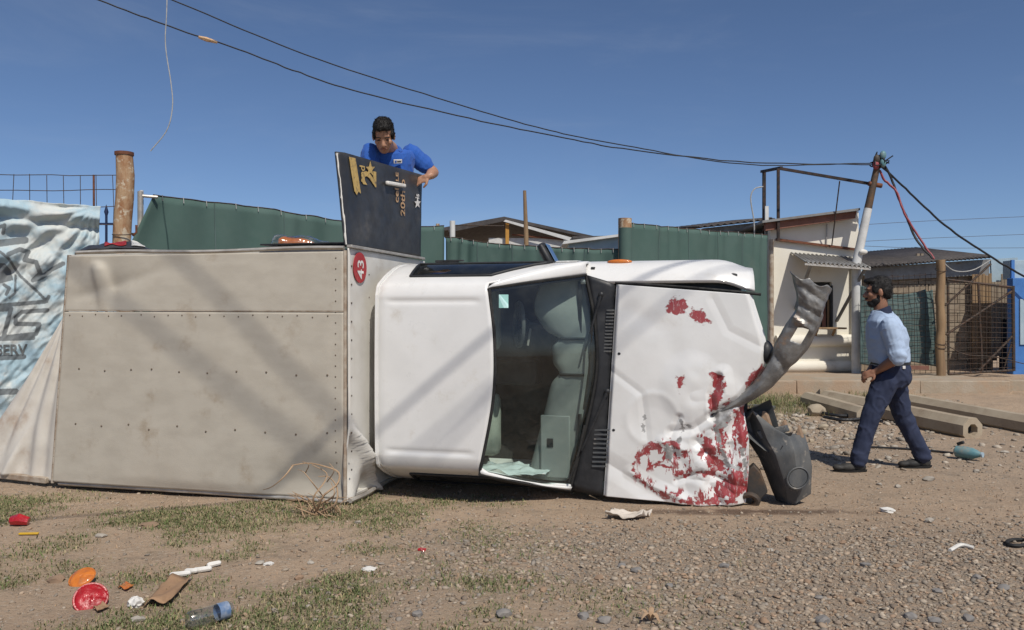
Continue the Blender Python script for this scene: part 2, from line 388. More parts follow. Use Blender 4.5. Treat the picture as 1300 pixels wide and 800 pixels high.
def banner_material():
    n = N('printed_blue_white_banner')
    base = n.mix(n.ramp(n.noise(1.7, 5, .6, (1, 1, 1.4)), .38, .60), (.55, .57, .54), (.34, .47, .53))
    base = n.mix(n.ramp(n.noise(5, 8, .7), .52, .75), base, (.62, .61, .56))
    base = n.mix(n.ramp(n.noise(2.4, 8, .7), .62, .85), base, (.45, .42, .36))
    ink = n.math('ADD', n.attr('ink'), n.math('MULTIPLY', n.math('SUBTRACT', n.noise(60, 5), .5), 2.0))
    col = n.mix(n.math('MULTIPLY', n.ramp(ink, -.6, .6, 1, 0), .88), base, (.105, .115, .12))
    n.bsdf(col, .8, 0, n.noise(160, 4), .2, .002); return n.m
m_banner = banner_material()

# ------------------------------------------------------------------ terrain
def hg(x, y):
    x = np.asarray(x, float); y = np.asarray(y, float)
    z = .12 * ss(9, 13.4, y)
    step = np.where(x < 8.3, ss(13.72, 13.82, y), ss(13.0, 15.5, y))
    z = z + .18 * step
    far = ss(14, 13, y)
    z = z + (.022 * fbm(x * .6, y * .6, 3.1, 3) + .010 * fbm(x * 3.1, y * 3.1, 7.7, 4) + .0035 * fbm(x * 14, y * 14, 1.7, 2)) * (.3 + .7 * far)
    z = z - .05 * np.exp(-(((x - 1.0) / 1.6) ** 2 + ((y - 6.6) / .5) ** 2))       # hollow under the cab
    z = z - .02 * np.exp(-(((x + 2.5) / 2.0) ** 2 + ((y - 6.9) / .8) ** 2))
    return z
def gz(x, y): return float(hg(x, y))
def gp(u, v, dz=0.0):                               # photo pixel -> point on the ground
    z = 0.0
    for _ in range(6):
        d = gd(v, z); x = (u - CX) / F * d; z = gz(x, d)
    return Vector((x, d, z + dz))

def axis(lo, hi, step, far_lo, far_hi, g=1.22):
    a = list(np.arange(lo, hi + 1e-6, step)); s = step; x = hi
    while x < far_hi: s *= g; x += s; a.append(x)
    s = step; x = lo
    while x > far_lo: s *= g; x -= s; a.insert(0, x)
    return np.array(a)
xs = axis(-5.5, 8.8, .045, -700, 700); ys = axis(3.0, 14.2, .045, -60, 1500)
X, Y = np.meshgrid(xs, ys, indexing='ij')
P = np.stack([X, Y, hg(X, Y)], -1); n_, m_ = X.shape
ii, jj = np.meshgrid(np.arange(n_ - 1), np.arange(m_ - 1), indexing='ij'); b0 = (ii * m_ + jj).ravel()
gme = fast_mesh('ground', P.reshape(-1, 3), np.stack([b0, b0 + m_, b0 + m_ + 1, b0 + 1], 1))
def gravel_w(x, y):
    w = ss(-1.6, .5, x) * ss(6.0, 4.9, y) * ss(5.3, 3.2, x)
    w2 = .75 * ss(2.2, 3.0, x) * ss(6.6, 7.4, y) * ss(11.6, 10.2, y) * .7
    return np.maximum(w, w2) * np.clip(.75 + .9 * fbm(x * .8, y * .8, 9.2, 3), 0.05, 1)
def grass_w(x, y):
    w = ss(.6, -1.2, x) * ss(7.2, 5.9, y) + .5 * ss(1.6, -.2, x) * ss(5.4, 4.6, y)
    w3 = .9 * np.exp(-(((x - 3.9) / .7) ** 2 + ((y - 12.3) / .9) ** 2))
    return np.clip(w * np.clip(.22 + 1.7 * fbm(x * 1.3, y * 1.7, 4.4, 5), 0, 1) * 1.4 + w3, 0, 1)
set_attr(gme, 'gravel', gravel_w(P[..., 0], P[..., 1]).ravel()); set_attr(gme, 'turf', grass_w(P[..., 0], P[..., 1]).ravel())
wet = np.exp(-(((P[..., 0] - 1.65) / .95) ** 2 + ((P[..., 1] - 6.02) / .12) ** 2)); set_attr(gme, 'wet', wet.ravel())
def ground_material():
    n = N('dry_dirt')
    c = n.mix(n.ramp(n.noise(.9, 7, .65), .36, .66), (.44, .325, .225), (.375, .275, .19))
    c = n.mix(n.ramp(n.noise(7, 8, .7), .50, .72), c, (.30, .23, .165))
    c = n.mix(n.ramp(n.noise(2.6, 6, .7), .50, .68, 0, .7), c, (.28, .215, .155))
    c = n.mix(n.ramp(n.noise(38, 4, .7), .54, .66), c, (.44, .365, .28))
    c = n.mix(n.ramp(n.noise(55, 4, .7), .58, .66), c, (.19, .145, .105))
    c = n.mix(n.math('MULTIPLY', n.ramp(n.noise(24, 6, .7), .4, .6), n.math('MULTIPLY', n.attr('gravel'), .75)), c, (.24, .21, .175))
    c = n.mix(n.math('MULTIPLY', n.ramp(n.noise(14, 7, .7), .38, .62), n.math('MULTIPLY', n.attr('turf'), .8)), c, (.20, .185, .10))
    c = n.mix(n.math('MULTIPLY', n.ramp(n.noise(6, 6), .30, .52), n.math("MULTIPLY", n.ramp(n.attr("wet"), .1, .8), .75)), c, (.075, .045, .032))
    h = n.math('ADD', n.noise(16, 8, .7), n.math('MULTIPLY', n.noise(75, 5, .7), .45))
    n.bsdf(c, .95, 0, h, .9, .026, .2); return n.m
tag(put('ground', gme, ground_material()), 'dry brown dirt ground with gravel and thin grass', kind='structure')

# loose gravel: a mass of small stones
def scatter_stones(name, N0, xr, yr, wf, smin, smax, palette, seed, flat=.55):
    g = np.random.default_rng(seed)
    x = g.uniform(*xr, N0); y = g.uniform(*yr, N0); k = g.random(N0) < wf(x, y); x, y = x[k], y[k]; n = len(x)
    t = (1 + 5 ** .5) / 2
    base = np.array([(-1, t, 0), (1, t, 0), (-1, -t, 0), (1, -t, 0), (0, -1, t), (0, 1, t), (0, -1, -t), (0, 1, -t), (t, 0, -1), (t, 0, 1), (-t, 0, -1), (-t, 0, 1)]) / 1.9
    tri = np.array([(0, 11, 5), (0, 5, 1), (0, 1, 7), (0, 7, 10), (0, 10, 11), (1, 5, 9), (5, 11, 4), (11, 10, 2), (10, 7, 6), (7, 1, 8), (3, 9, 4), (3, 4, 2), (3, 2, 6), (3, 6, 8), (3, 8, 9), (4, 9, 5), (2, 4, 11), (6, 2, 10), (8, 6, 7), (9, 8, 1)])
    s = smin * (smax / smin) ** (g.random(n) ** 2.2)
    V = base[None] * g.uniform(.62, 1.25, (n, 12, 1))
    V = V * np.stack([s * g.uniform(.8, 1.5, n), s * g.uniform(.7, 1.1, n), s * g.uniform(flat * .6, flat * 1.3, n)], -1)[:, None]
    tl = g.normal(0, .25, n); ct, st = np.cos(tl)[:, None], np.sin(tl)[:, None]
    V = np.stack([V[..., 0] * ct - V[..., 2] * st, V[..., 1], V[..., 0] * st + V[..., 2] * ct], -1)
    a = g.uniform(0, 6.283, n); ca, sa = np.cos(a)[:, None], np.sin(a)[:, None]
    V = np.stack([V[..., 0] * ca - V[..., 1] * sa, V[..., 0] * sa + V[..., 1] * ca, V[..., 2]], -1)
    V = V + np.stack([x, y, hg(x, y) + s * .18], -1)[:, None]
    T = (tri[None] + (np.arange(n) * 12)[:, None, None]).reshape(-1, 3)
    me = fast_mesh(name, V.reshape(-1, 3), T)
    pal = np.array(palette); c = pal[g.integers(0, len(pal), n)] * g.uniform(.75, 1.2, (n, 1))
    set_col(me, 'tint', np.repeat(c, 12, 0)); return me
def stone_material():
    n = N('gravel_stone'); c = n.mix(n.ramp(n.noise(60, 5), .35, .7), n.attr('tint', 'Color'), (.22, .19, .15))
    x = n.mix(.35, n.attr('tint', 'Color'), c)
    n.bsdf(x, .9, 0, n.noise(120, 4), .4, .003, .3); return n.m
m_gravel = stone_material()
GP = [(.30, .245, .185), (.26, .22, .175), (.37, .28, .20), (.33, .225, .15), (.27, .235, .195), (.41, .34, .26), (.23, .175, .13), (.37, .295, .22), (.33, .26, .19)]
tag(put('gravel', scatter_stones('gravel', 190000, (-2.2, 5.6), (3.5, 6.6), lambda x, y: gravel_w(x, y) * .5, .003, .021, GP, 3), m_gravel, smooth=False), 'loose grey and brown gravel scattered over the dirt', kind='stuff')
tag(put('scattered_pebbles', scatter_stones('scattered_pebbles', 34000, (-4.6, 6.4), (3.5, 8.5), lambda x, y: .40 + 0 * x, .004, .017, GP, 5), m_gravel, smooth=False), 'sparse small pebbles over the bare dirt', kind='stuff')
tag(put('rubble', scatter_stones('rubble', 9000, (2.3, 6.8), (7.6, 12.6), lambda x, y: .10 + .6 * np.exp(-(((y - 10.4 - .5 * (x - 4)) / 1.0) ** 2)) + .7 * np.exp(-(((x - 3.3) / .8) ** 2 + ((y - 9.9) / 1.2) ** 2)), .008, .045, [(.40, .34, .27), (.33, .29, .24), (.44, .39, .32), (.27, .23, .19)], 8), m_gravel, smooth=False), 'pale rubble and crushed stone beside the concrete poles', kind='stuff')

# grass blades
def blades(name, N0, xr, yr, wf, hmin, hmax, per, seed, spread=.035):
    g = np.random.default_rng(seed)
    x = g.uniform(*xr, N0); y = g.uniform(*yr, N0); k = g.random(N0) < wf(x, y)
    x = np.repeat(x[k], per) + g.normal(0, spread, k.sum() * per); y = np.repeat(y[k], per) + g.normal(0, spread, k.sum() * per); n = len(x)
    h = g.uniform(hmin, hmax, n); a = g.uniform(0, 6.283, n); ln = g.uniform(.15, 1.3, n); w = g.uniform(.0012, .0032, n)
    dx, dy = np.cos(a), np.sin(a); z = hg(x, y) - .003
    def P(t, lean, side): return np.stack([x + dx * lean * h - dy * w * side, y + dy * lean * h + dx * w * side, z + h * t], -1)
    V = np.stack([P(0, 0, -1), P(0, 0, 1), P(.6, ln * .35, 1), P(.6, ln * .35, -1), P(np.clip(1.05 - ln * .35, .3, 1), ln, 0)], 1)
    o = (np.arange(n) * 5)[:, None, None]
    T = (np.array([(0, 1, 2), (0, 2, 3), (3, 2, 4)])[None] + o).reshape(-1, 3)
    me = fast_mesh(name, V.reshape(-1, 3), T)
    pal = np.array([(.12, .15, .055), (.15, .17, .075), (.11, .14, .055), (.32, .265, .15), (.22, .20, .105)])
    set_col(me, 'tint', np.repeat(pal[g.integers(0, 5, n)] * g.uniform(.8, 1.25, (n, 1)), 5, 0)); return me
def blade_material():
    n = N('grass_blade'); b = n.bsdf((.1, .1, .1), .8, spec=.15)
    n.l(n.mix(n.ramp(n.noise(8, 3), .3, .7), n.attr('tint', 'Color'), n.attr('tint', 'Color')), b.inputs['Base Color']); return n.m
m_blade = blade_material()
tag(put('grass', blades('grass', 56000, (-4.8, 1.6), (3.5, 7.4), lambda x, y: grass_w(x, y) ** 1.3 * .55, .008, .034, 9, 21), m_blade, smooth=False), 'thin patchy green grass in the dirt before the truck', kind='stuff')
tag(put('grass', blades('grass_far', 3200, (2.6, 6.6), (10.6, 13.6), lambda x, y: np.clip(np.exp(-(((x - 3.9) / .55) ** 2 + ((y - 12.2) / .9) ** 2)) + .5 * np.exp(-(((x - 5.9) / .6) ** 2 + ((y - 13.2) / .3) ** 2)), 0, 1), .04, .13, 7, 22), m_blade, smooth=False), 'weedy green grass growing in front of the kerb', kind='stuff')
tag(put('dry_straw', blades('dry_straw', 2600, (-4.6, 4), (3.6, 7.0), lambda x, y: .25 + .5 * grass_w(x, y), .01, .035, 3, 23, .06), m_twig, smooth=False), 'short dry straw bits strewn over the dirt', kind='stuff')

# ------------------------------------------------------------------ the overturned truck (local x: to its nose, y: roof to wheels, z: up)
TH = R(14.5); TPX, TPY = (440 - CX) / F * gd(640), gd(640)
FW = Vector((math.cos(TH), -math.sin(TH), 0)); DP = Vector((math.sin(TH), math.cos(TH), 0))
def TP(u, v, b):
    r = Vector(((u - CX) / F, 1, -(v - CY) / F)); o = Vector((-TPX, -TPY, H))
    t = (b - o.dot(DP)) / r.dot(DP); p = o + r * t
    return Vector((p.dot(FW), b, p.z))
def T2W(a, b, z): return Vector((TPX, TPY, 0)) + FW * a + DP * b + Vector((0, 0, z))
def W2T(p): q = Vector(p) - Vector((TPX, TPY, 0)); return Vector((q.dot(FW), q.dot(DP), p[2]))
truck = empty('overturned_truck', (TPX, TPY, 0), -TH, 'crashed white pickup truck with a beige cargo box lying on its side', 'truck')

# cargo box -----------------------------------------------------------
BT, BB = 1.925, 0.015                                # upper and lower side of the lying box
c = [TP(88, 324, 0), TP(437, 318, 0), TP(437, 637, 0), TP(67, 613, 0)]
def roof_pt(s, t):                                   # s along the truck 0 rear..1 front, t 0 top..1 bottom
    p = (c[0] * (1 - s) + c[1] * s) * (1 - t) + (c[3] * (1 - s) + c[2] * s) * t
    return p
def roof_grid(t0, t1, n, m):
    S, T = np.meshgrid(np.linspace(0, 1, n), np.linspace(t0, t1, m), indexing='ij')
    A = np.array([[roof_pt(s, t) for t in T[0]] for s in S[:, 0]])
    edge = np.minimum(np.minimum(S, 1 - S) / .05, np.minimum(T, 1 - T) / .05).clip(0, 1)
    B = (-.020 * np.sin(np.pi * S) * np.sin(np.pi * T) + .010 * fbm(S * 3, T * 3, 2.2, 3) + .0035 * fbm(S * 11, T * 9, 4.1, 3)) * edge
    # loose sheet sagging at the rear top corner
    fold = np.exp(-(((S - .13 - .18 * (T - .1)) / .022) ** 2)) * ss(.30, .12, T) * ss(.02, .07, T)
    B += -.045 * fold + .035 * np.exp(-(((S - .17) / .05) ** 2 + ((T - .14) / .10) ** 2))
    B += .012 * np.exp(-(((T - .13 + .35 * (S - .2)) / .03) ** 2)) * ss(.5, .2, S) * edge
    B += .06 * np.exp(-(((S - .93) / .10) ** 2 + ((T - .93) / .10) ** 2)) + .025 * np.exp(-(((S - .80) / .07) ** 2 + ((T - .95) / .07) ** 2))
    B += .02 * np.exp(-(((S - .5) / .25) ** 2 + ((T - 1.0) / .03) ** 2))
    A[..., 1] += B
    return A
box_p = MB()
box_p.box((-1.30, .66, BT - .012), (2.54, 1.18, .024)); box_p.box((-1.36, .66, BB + .012), (2.68, 1.18, .024)); box_p.box((-1.36, 1.27, .97), (2.68, .03, 1.86))
cbox = put('cargo_box', box_p, m_boxf, truck, bevel=.004)
SEAM = .243
put('roof_panel', MB().grid(roof_grid(.004, SEAM, 120, 40)), m_box, cbox, ang=180, solid=.012, solid_off=-1)
put('roof_panel', MB().grid(roof_grid(SEAM + .004, .994, 130, 90)), m_box, cbox, ang=180, solid=.012, solid_off=-1)
sm = MB(); G = roof_grid(SEAM, SEAM + .003, 60, 2)
sm.tube([Vector(p) + Vector((0, -.013, 0)) for p in G[:, 0]], .0045, 6); put('roof_seam', sm, m_trim, cbox)
rv = MB()
def rivet(s, t, r):
    p = roof_grid(t, t + .001, 41, 2)[int(round(s * 40)), 0]
    rv.ell((p[0], p[1] - .013, p[2]), (r, r * .6, r), nu=8, nv=5)
for k in range(19): rivet(.03 + k * .0515, SEAM + .020 + .004 * math.sin(k * 2.3), .0065)
for k in range(10): rivet(.07 + k * .097, .495 + .006 * math.sin(k * 1.7), .0085)
for k in range(10): rivet(.07 + k * .097, .735 + .01 * math.sin(k * 2.7), .0085)
for k in range(26): rivet(.012, .03 + k * .037, .005)
for k in range(22): rivet(.985, .03 + k * .043, .006)
put('rivet_rows', rv, m_rivet, cbox)['kind'] = 'stuff'
# edges and rails of the box
for nm, pts, w, h, mt in (('edge_trim', [roof_pt(0, t) for t in np.linspace(.0, 1, 9)], .035, .02, m_trim),
                          ('edge_trim', [roof_pt(1, t) + Vector((.006, 0, 0)) for t in np.linspace(.0, 1, 9)], .030, .026, m_trim),
                          ('top_rail', [roof_pt(s, 0) + Vector((0, -.003, .016 + .008 * math.sin(s * 9))) for s in np.linspace(.03, 1, 14)], .022, .03, m_rail),
                          ('bottom_rail', [roof_pt(s, 1) + Vector((0, .012 + .02 * math.sin(s * 3.1), -.004)) for s in np.linspace(.02, 1, 14)], .022, .045, m_rail)):
    b_ = MB(); P_ = cr(pts, 24); b_.tube(P_, .016 if 'trim' in nm else .017, 6); put(nm, b_, mt, cbox, ang=60)
# front wall of the box with its crushed lower corner
nb, nz = 70, 90
Bq, Zq = np.meshgrid(np.linspace(0.0, 1.62, nb), np.linspace(BB, BT, nz), indexing='ij')
A = .004 * fbm(Bq * 3, Zq * 3, 6.6, 3) + .0 * Bq
w = ss(.55, .12, Zq) * ss(.75, .15, Bq)
A = A + .055 * w * np.sin(Bq * 13 - Zq * 4) + .03 * w * fbm(Bq * 9, Zq * 7, 1.2, 3)
fold = np.abs(Bq - (.10 + .75 * (.52 - Zq)))
A = A + .085 * ss(.05, .0, fold) * ss(.62, .45, Zq) - .07 * ss(.0, .12, (.10 + .75 * (.52 - Zq)) - Bq) * ss(.60, .42, Zq) * ss(0, .06, Bq)
A = A + .012 * np.exp(-((Zq - 1.0) / .5) ** 2) * np.sin(Bq * 2.0)
put('front_wall', MB().grid(np.stack([A + .012, Bq + .004, Zq], -1)), m_boxf, cbox, ang=180, solid=.012)
put('front_corner_rail', MB().tube(cr([(.03, .0, BB + .01), (.05, .25, BB + .015), (.03, .6, BB + .02), (.02, 1.2, BB + .02)], 14), .018, 6), m_rail, cbox)
put('front_top_rail', MB().beam((.022, .0, BT + .012), (.022, 1.56, BT + .020), .045, .022), m_rail, cbox, bevel=.004)
frv = MB()
for k in range(12): frv.ell((.02, .045, .25 + k * .14), (.005, .008, .008), nu=8, nv=5)
for k in range(9): frv.ell((.02, .36, .30 + k * .18), (.005, .006, .006), nu=8, nv=5)
put('rivet_rows', frv, m_steel, cbox)['kind'] = 'stuff'

def text_mesh(txt, bold=0.0):
    cu = bpy.data.curves.new('t', 'FONT'); cu.body = txt; cu.size = 1.0; cu.offset = bold; cu.resolution_u = 4
    o = bpy.data.objects.new('t', cu); COL.objects.link(o)
    dg = bpy.context.evaluated_depsgraph_get(); me = bpy.data.meshes.new_from_object(o.evaluated_get(dg))
    bpy.data.objects.remove(o); bpy.data.curves.remove(cu); return me
def text_obj(name, txt, mat, parent, origin, xdir, ydir, size, bold=0.02, warp=None):
    me = text_mesh(txt, bold); xd, yd = Vector(xdir).normalized(), Vector(ydir).normalized(); o = Vector(origin)
    nrm = xd.cross(yd)
    for v in me.vertices:
        p = o + xd * v.co.x * size + yd * v.co.y * size
        v.co = warp(p) if warp else p
    me.materials.clear()
    return put(name, me, mat, parent, smooth=False)
# round red 43 badge
bc = Vector((.026, .175, 1.785)); dsk = MB()
dsk.prism([bc + Vector((0, .118 * math.cos(t), .118 * math.sin(t))) for t in np.linspace(0, 2 * math.pi, 33)[:-1]], (.004, 0, 0))
badge = put('number_badge', dsk, m_redpaint, cbox, smooth=False)
text_obj('lettering', '43', m_whitepr, badge, bc + Vector((.0065, .056, -.088)), (0, 0, 1), (0, -1, 0), .155, .012)

# canvas flap trailing from the rear of the box
ns_, nt_ = 70, 90
S, T = np.meshgrid(np.linspace(0, 1, ns_), np.linspace(0, 1, nt_), indexing='ij')
base = np.array([roof_pt(0, .03 + .962 * t) for t in T[0]])
reach = (.06 + 1.02 * T ** 1.12)
A = base[None, :, 0] - S * reach - .004
Z = base[None, :, 2] + 0 * S
B = base[None, :, 1] + .03 + .10 * S + .22 * S * (1 - T)
fol = np.sin((S * 2.4 + .2 * T) * 9 + 2 * fbm(S * 3, T * 2, .5, 2)) * .022 * ss(.0, .25, S) * ss(0, .5, T)
fol += .045 * np.exp(-(((S - .50 + .18 * (1 - T)) / .05) ** 2)) * ss(.62, .97, T) + .05 * fbm(S * 4, T * 5, 3.3, 3) * ss(.75, 1, T) * ss(0, .2, S)
Z = Z + .03 * fbm(S * 4, T * 3, 8.8, 3) * ss(.85, 1, T)
Z = np.maximum(Z, .03)
put('canvas_flap', MB().grid(np.stack([A, B - fol, Z], -1)), m_tarp, truck, ang=180, solid=.004)
put('flap_rail', MB().beam((-2.74, .03, .035), (-3.95, .16, .05), .05, .05), m_trim, truck, bevel=.006)

# cab ------------------------------------------------------------------
ZC = .95
HDR = cr([TP(621, 366, .262), TP(628, 434, .245), TP(626, 509, .245), TP(609, 602, .262)], 40)
BAS = cr([TP(744, 349, .735), TP(756, 415, .70), TP(755, 490, .70), TP(724, 622, .735)], 40)
prof = [(1.46, .80), (1.40, .87), (1.15, .90), (.85, .90), (.72, .885), (.60, .855), (.48, .81), (.40, .775), (.33, .737), (.29, .716), (.265, .69), (.252, .65)]
full = [(b, ZC + w) for b, w in prof] + [(.243 - .012 * math.sin(math.pi * t), ZC + .65 - 1.30 * t) for t in np.linspace(.02, .98, 78)] + [(b, ZC - w) for b, w in prof[::-1]]
hz = np.array([p.z for p in HDR])[::-1]; ha = np.array([p.x for p in HDR])[::-1]
na = 34; rows = []
for b, z in full:
    if b <= .30: ae = float(np.interp(z, hz, ha)) - .01
    else:
        k = min(1, (b - .262) / .46); ae = (HDR[0].x if z > ZC else HDR[-1].x) * (1 - k) + (BAS[0].x if z > ZC else BAS[-1].x) * k
        if z < ZC: ae += .015
    a0 = .10
    row = []
    for k in range(na):
        t = k / (na - 1); a = a0 + (ae - a0) * t
        rear = max(0, 1 - (a - a0) / .10)
        bb = b + (.05 * rear ** 2 if b < .6 else 0); zz = ZC + (z - ZC) * (1 - .035 * rear ** 2)
        if b < .3 and abs(z - ZC) < .60:                       # pressed ribs along both roof edges
            bb += .010 * math.exp(-((abs(z - ZC) - .575) / .016) ** 2) * ss(.2, .26, a) * ss(ae - .05, ae - .12, a)
        row.append((a, bb + .0025 * float(fbm(a * 3, z * 3, 1.1, 2)), zz))
    rows.append(row)
cab = put('cab', MB().grid(rows), m_white, truck, ang=50, solid=.02, solid_off=-1)
inn = MB()
inn.prism([(.125, b, z) for b, z in full[1:-1]], (.02, 0, 0)); put('rear_wall', inn, m_white, cab, smooth=False)
fl = MB().box((.97, 1.44, ZC), (1.66, .03, 1.66)); put('floor_pan', fl, m_dark, cab, smooth=False)
put('firewall', MB().box((1.74, 1.12, ZC), (.03, .66, 1.70)), m_dark, cab, smooth=False)
lin = MB()
lin.grid([[(a, b + .03, ZC + (z - ZC) * .965) for a in (.19, .95)] for b, z in full[9:-9]]); put('headliner', lin, m_dark, cab)
# side windows, doors, handles on both flanks
def flank(prof_pts, a0, a1, off, sgn, n=8):
    r = []
    for b, w_ in prof_pts: r.append([(a0(b) + (a1(b) - a0(b)) * k / n, b, ZC + sgn * (w_ + off)) for k in range(n + 1)])
    return r
bp_, wp_ = [p[0] for p in prof][::-1], [p[1] for p in prof][::-1]
W = lambda b: float(np.interp(b, bp_, wp_))
for sgn in (1, -1):
    bs_ = [.385, .42, .48, .54, .60, .66, .70]
    put('door_window', MB().grid(flank([(b, W(b)) for b in bs_], lambda b: .36 - .12 * (b - .385), lambda b: 1.02 + 1.35 * (b - .385), .006, sgn, 12)), m_sglass, cab, solid=.006)
    fr_ = MB(); q = flank([(b, W(b)) for b in bs_], lambda b: .36 - .12 * (b - .385), lambda b: 1.02 + 1.35 * (b - .385), .008, sgn, 12)
    loop = [q[0][i] for i in range(13)] + [q[j][12] for j in range(1, 7)] + [q[6][i] for i in range(11, -1, -1)] + [q[j][0] for j in range(5, -1, -1)]
    fr_.tube(loop, .011, 6, cap=False); put('window_frame', fr_, m_black, cab)
    door = put('door', MB().grid(flank([(b, W(b)) for b in (.73, .80, .90, 1.0, 1.15, 1.30)], lambda b: .30, lambda b: 1.62, .007, sgn, 10)), m_white, truck, solid=.004)
    put('handle', MB().beam((.42, .80, ZC + sgn * .915), (.62, .80, ZC + sgn * .915), .035, .02), m_black, door, bevel=.006)
# windshield
gl = []
for i in range(41):
    h_, b_ = HDR[i], BAS[i]; gl.append([h_ + (b_ - h_) * t + Vector((0, -.022 * math.sin(math.pi * t), 0)) for t in np.linspace(0, 1, 16)])
ws = put('windshield', MB().grid(gl), m_glass, truck, ang=180)
seal = MB(); loop = [g[0] for g in gl] + [gl[-1][k] for k in range(1, 16)] + [g[-1] for g in gl[::-1]] + [gl[0][k] for k in range(14, -1, -1)]
seal.tube([p + Vector((0, -.004, 0)) for p in loop], .013, 6, cap=False); put('rubber_seal', seal, m_rubber, ws)
for i0, sg in ((0, 1), (40, -1)):
    rw = []
    for k in range(16):
        t = k / 15; g_ = gl[i0][k]; bb = .262 + .46 * t; aa = HDR[i0].x * (1 - t) + BAS[i0].x * t + (.015 if sg < 0 else 0)
        sp_ = Vector((aa, bb, ZC + sg * W(bb))); rw.append([g_ + (sp_ - g_) * q + Vector((0, -.012 * math.sin(math.pi * q), 0)) for q in np.linspace(0, 1, 5)])
    put('windshield_pillar', MB().grid(rw), m_white, cab, ang=180, solid=.012)
for i0 in (0, 40):
    fb = MB(); e = gl[i0]; g2 = gl[1 if i0 == 0 else 39]
    fb.grid([[e[k] + Vector((0, .004, 0)) for k in range(16)], [e[k] + (g2[k] - e[k]).normalized() * .03 + Vector((0, .004, 0)) for k in range(16)]])
    put('black_border', fb, m_black, ws, solid=.002)
sp = [gl[3][2], gl[3][4], gl[7][4], gl[7][2]]
sp = [TP(u, v, 0.262) for u, v in ((633, 374), (645, 374), (645, 391), (633, 391))]
def on_glass(u, v, off=.008):
    best = None
    o_ = W2T((0, 0, H)); d_ = TP(u, v, .3) - o_
    for i in range(41):
        for k in range(16):
            e = gl[i][k] - o_; dd = (e - d_ * (e.dot(d_) / d_.dot(d_))).length
            if best is None or dd < best[0]: best = (dd, gl[i][k], i, k)
    p = best[1]; b = p.y
    q = TP(u, v, b); return q + Vector((0, off, 0))
put('inspection_sticker', MB().prism([on_glass(*q) for q in ((633, 374), (645, 374), (645, 391), (633, 391))], (0, .002, 0)), m_sticker, ws, smooth=False)

# interior: dash, binnacle, wheel, seats
dsh = MB(); rws = []
for i in range(41):
    b_ = BAS[i]; t = i / 40; depth = .36 + .12 * math.exp(-((t - .20) / .15) ** 2) - .09 * math.exp(-((t - .40) / .03) ** 2) - .07 * math.exp(-((t - .62) / .03) ** 2)
    e = .02 if 2 < i < 38 else .05
    hump = .05 * math.exp(-((t - .22) / .13) ** 2)
    rws.append([(b_.x - .03, b_.y + .10, b_.z * .96 + .04), (b_.x - depth * .35, b_.y + .065 - hump * .4, b_.z * .95 + .05), (b_.x - depth * .8, b_.y + .06 - hump, b_.z * .94 + .06),
                (b_.x - depth, b_.y + .085 - hump, b_.z * .94 + .06), (b_.x - depth - .03, b_.y + .16, b_.z * .94 + .06), (b_.x - depth + .03, b_.y + .50, b_.z * .94 + .06)])
dash = put('dashboard', MB().grid(rws), m_dash, truck, ang=50, sub=1, solid=.012)
for i_ in (16, 25):
    b_ = BAS[i_]; put('dash_seam', MB().tube([Vector(p) + Vector((0, -.012, 0)) for p in rws[i_][1:5]], .012, 6), m_dark, dash)
ab = MB(); ab.box((1.44, .775, .37), (.24, .02, .50)); put('airbag_cover', ab, m_dash, dash, bevel=.03)
ab = MB(); ab.box((1.40, .762, .40), (.05, .012, .07)); put('latch', ab, m_black, dash, bevel=.004)
for q in (.33, .62): 
    vt = MB().box((1.64, .765, .95 + (q - .475) * 3.6), (.03, .01, .42)); put('defroster_vent', vt, m_black, dash, bevel=.003)
wc = TP(659, 412, .80); wn = Vector((-.90, -.43, 0)).normalized(); wx = Vector((0, 0, 1)); wy = wn.cross(wx)
st = MB(); st.tube([wc + (wx * math.cos(t) + wy * math.sin(t)) * .175 for t in np.linspace(0, 2 * math.pi, 33)], .017, 8, cap=False)
wheel_s = put('steering_wheel', st, m_dplast, truck)
hb = MB(); hb.ell(wc - wn * .03, (.06, .06, .06)); 
for t in (0, 2.1, 4.2): hb.beam(wc, wc + (wx * math.cos(t) + wy * math.sin(t)) * .17, .04, .018, wn)
hb.tube([wc, wc - wn * .35], .035, 10); put('hub', hb, m_black, wheel_s)
put('stalk', MB().beam(wc - wn * .10, wc - wn * .06 + Vector((.02, -.03, -.17)), .012, .012), m_rail, wheel_s)
for zc in (.48, 1.38):
    se = MB(); se.box((.62, 1.16, zc), (.52, .16, .54)); seat = put('seat', se, m_seat, truck, bevel=.06)
    bk = MB(); bk.box((.34, .83, zc), (.14, .62, .50), Matrix.Rotation(R(12), 3, 'Z')); put('backrest', bk, m_seat, seat, bevel=.05)
    hd = MB(); hd.box((.29, .47, zc), (.10, .17, .30), Matrix.Rotation(R(12), 3, 'Z')); put('headrest', hd, m_seat, seat, bevel=.04)
con = MB().box((.95, 1.25, .93), (.5, .25, .22)); put('centre_console', con, m_dark, truck, bevel=.03)

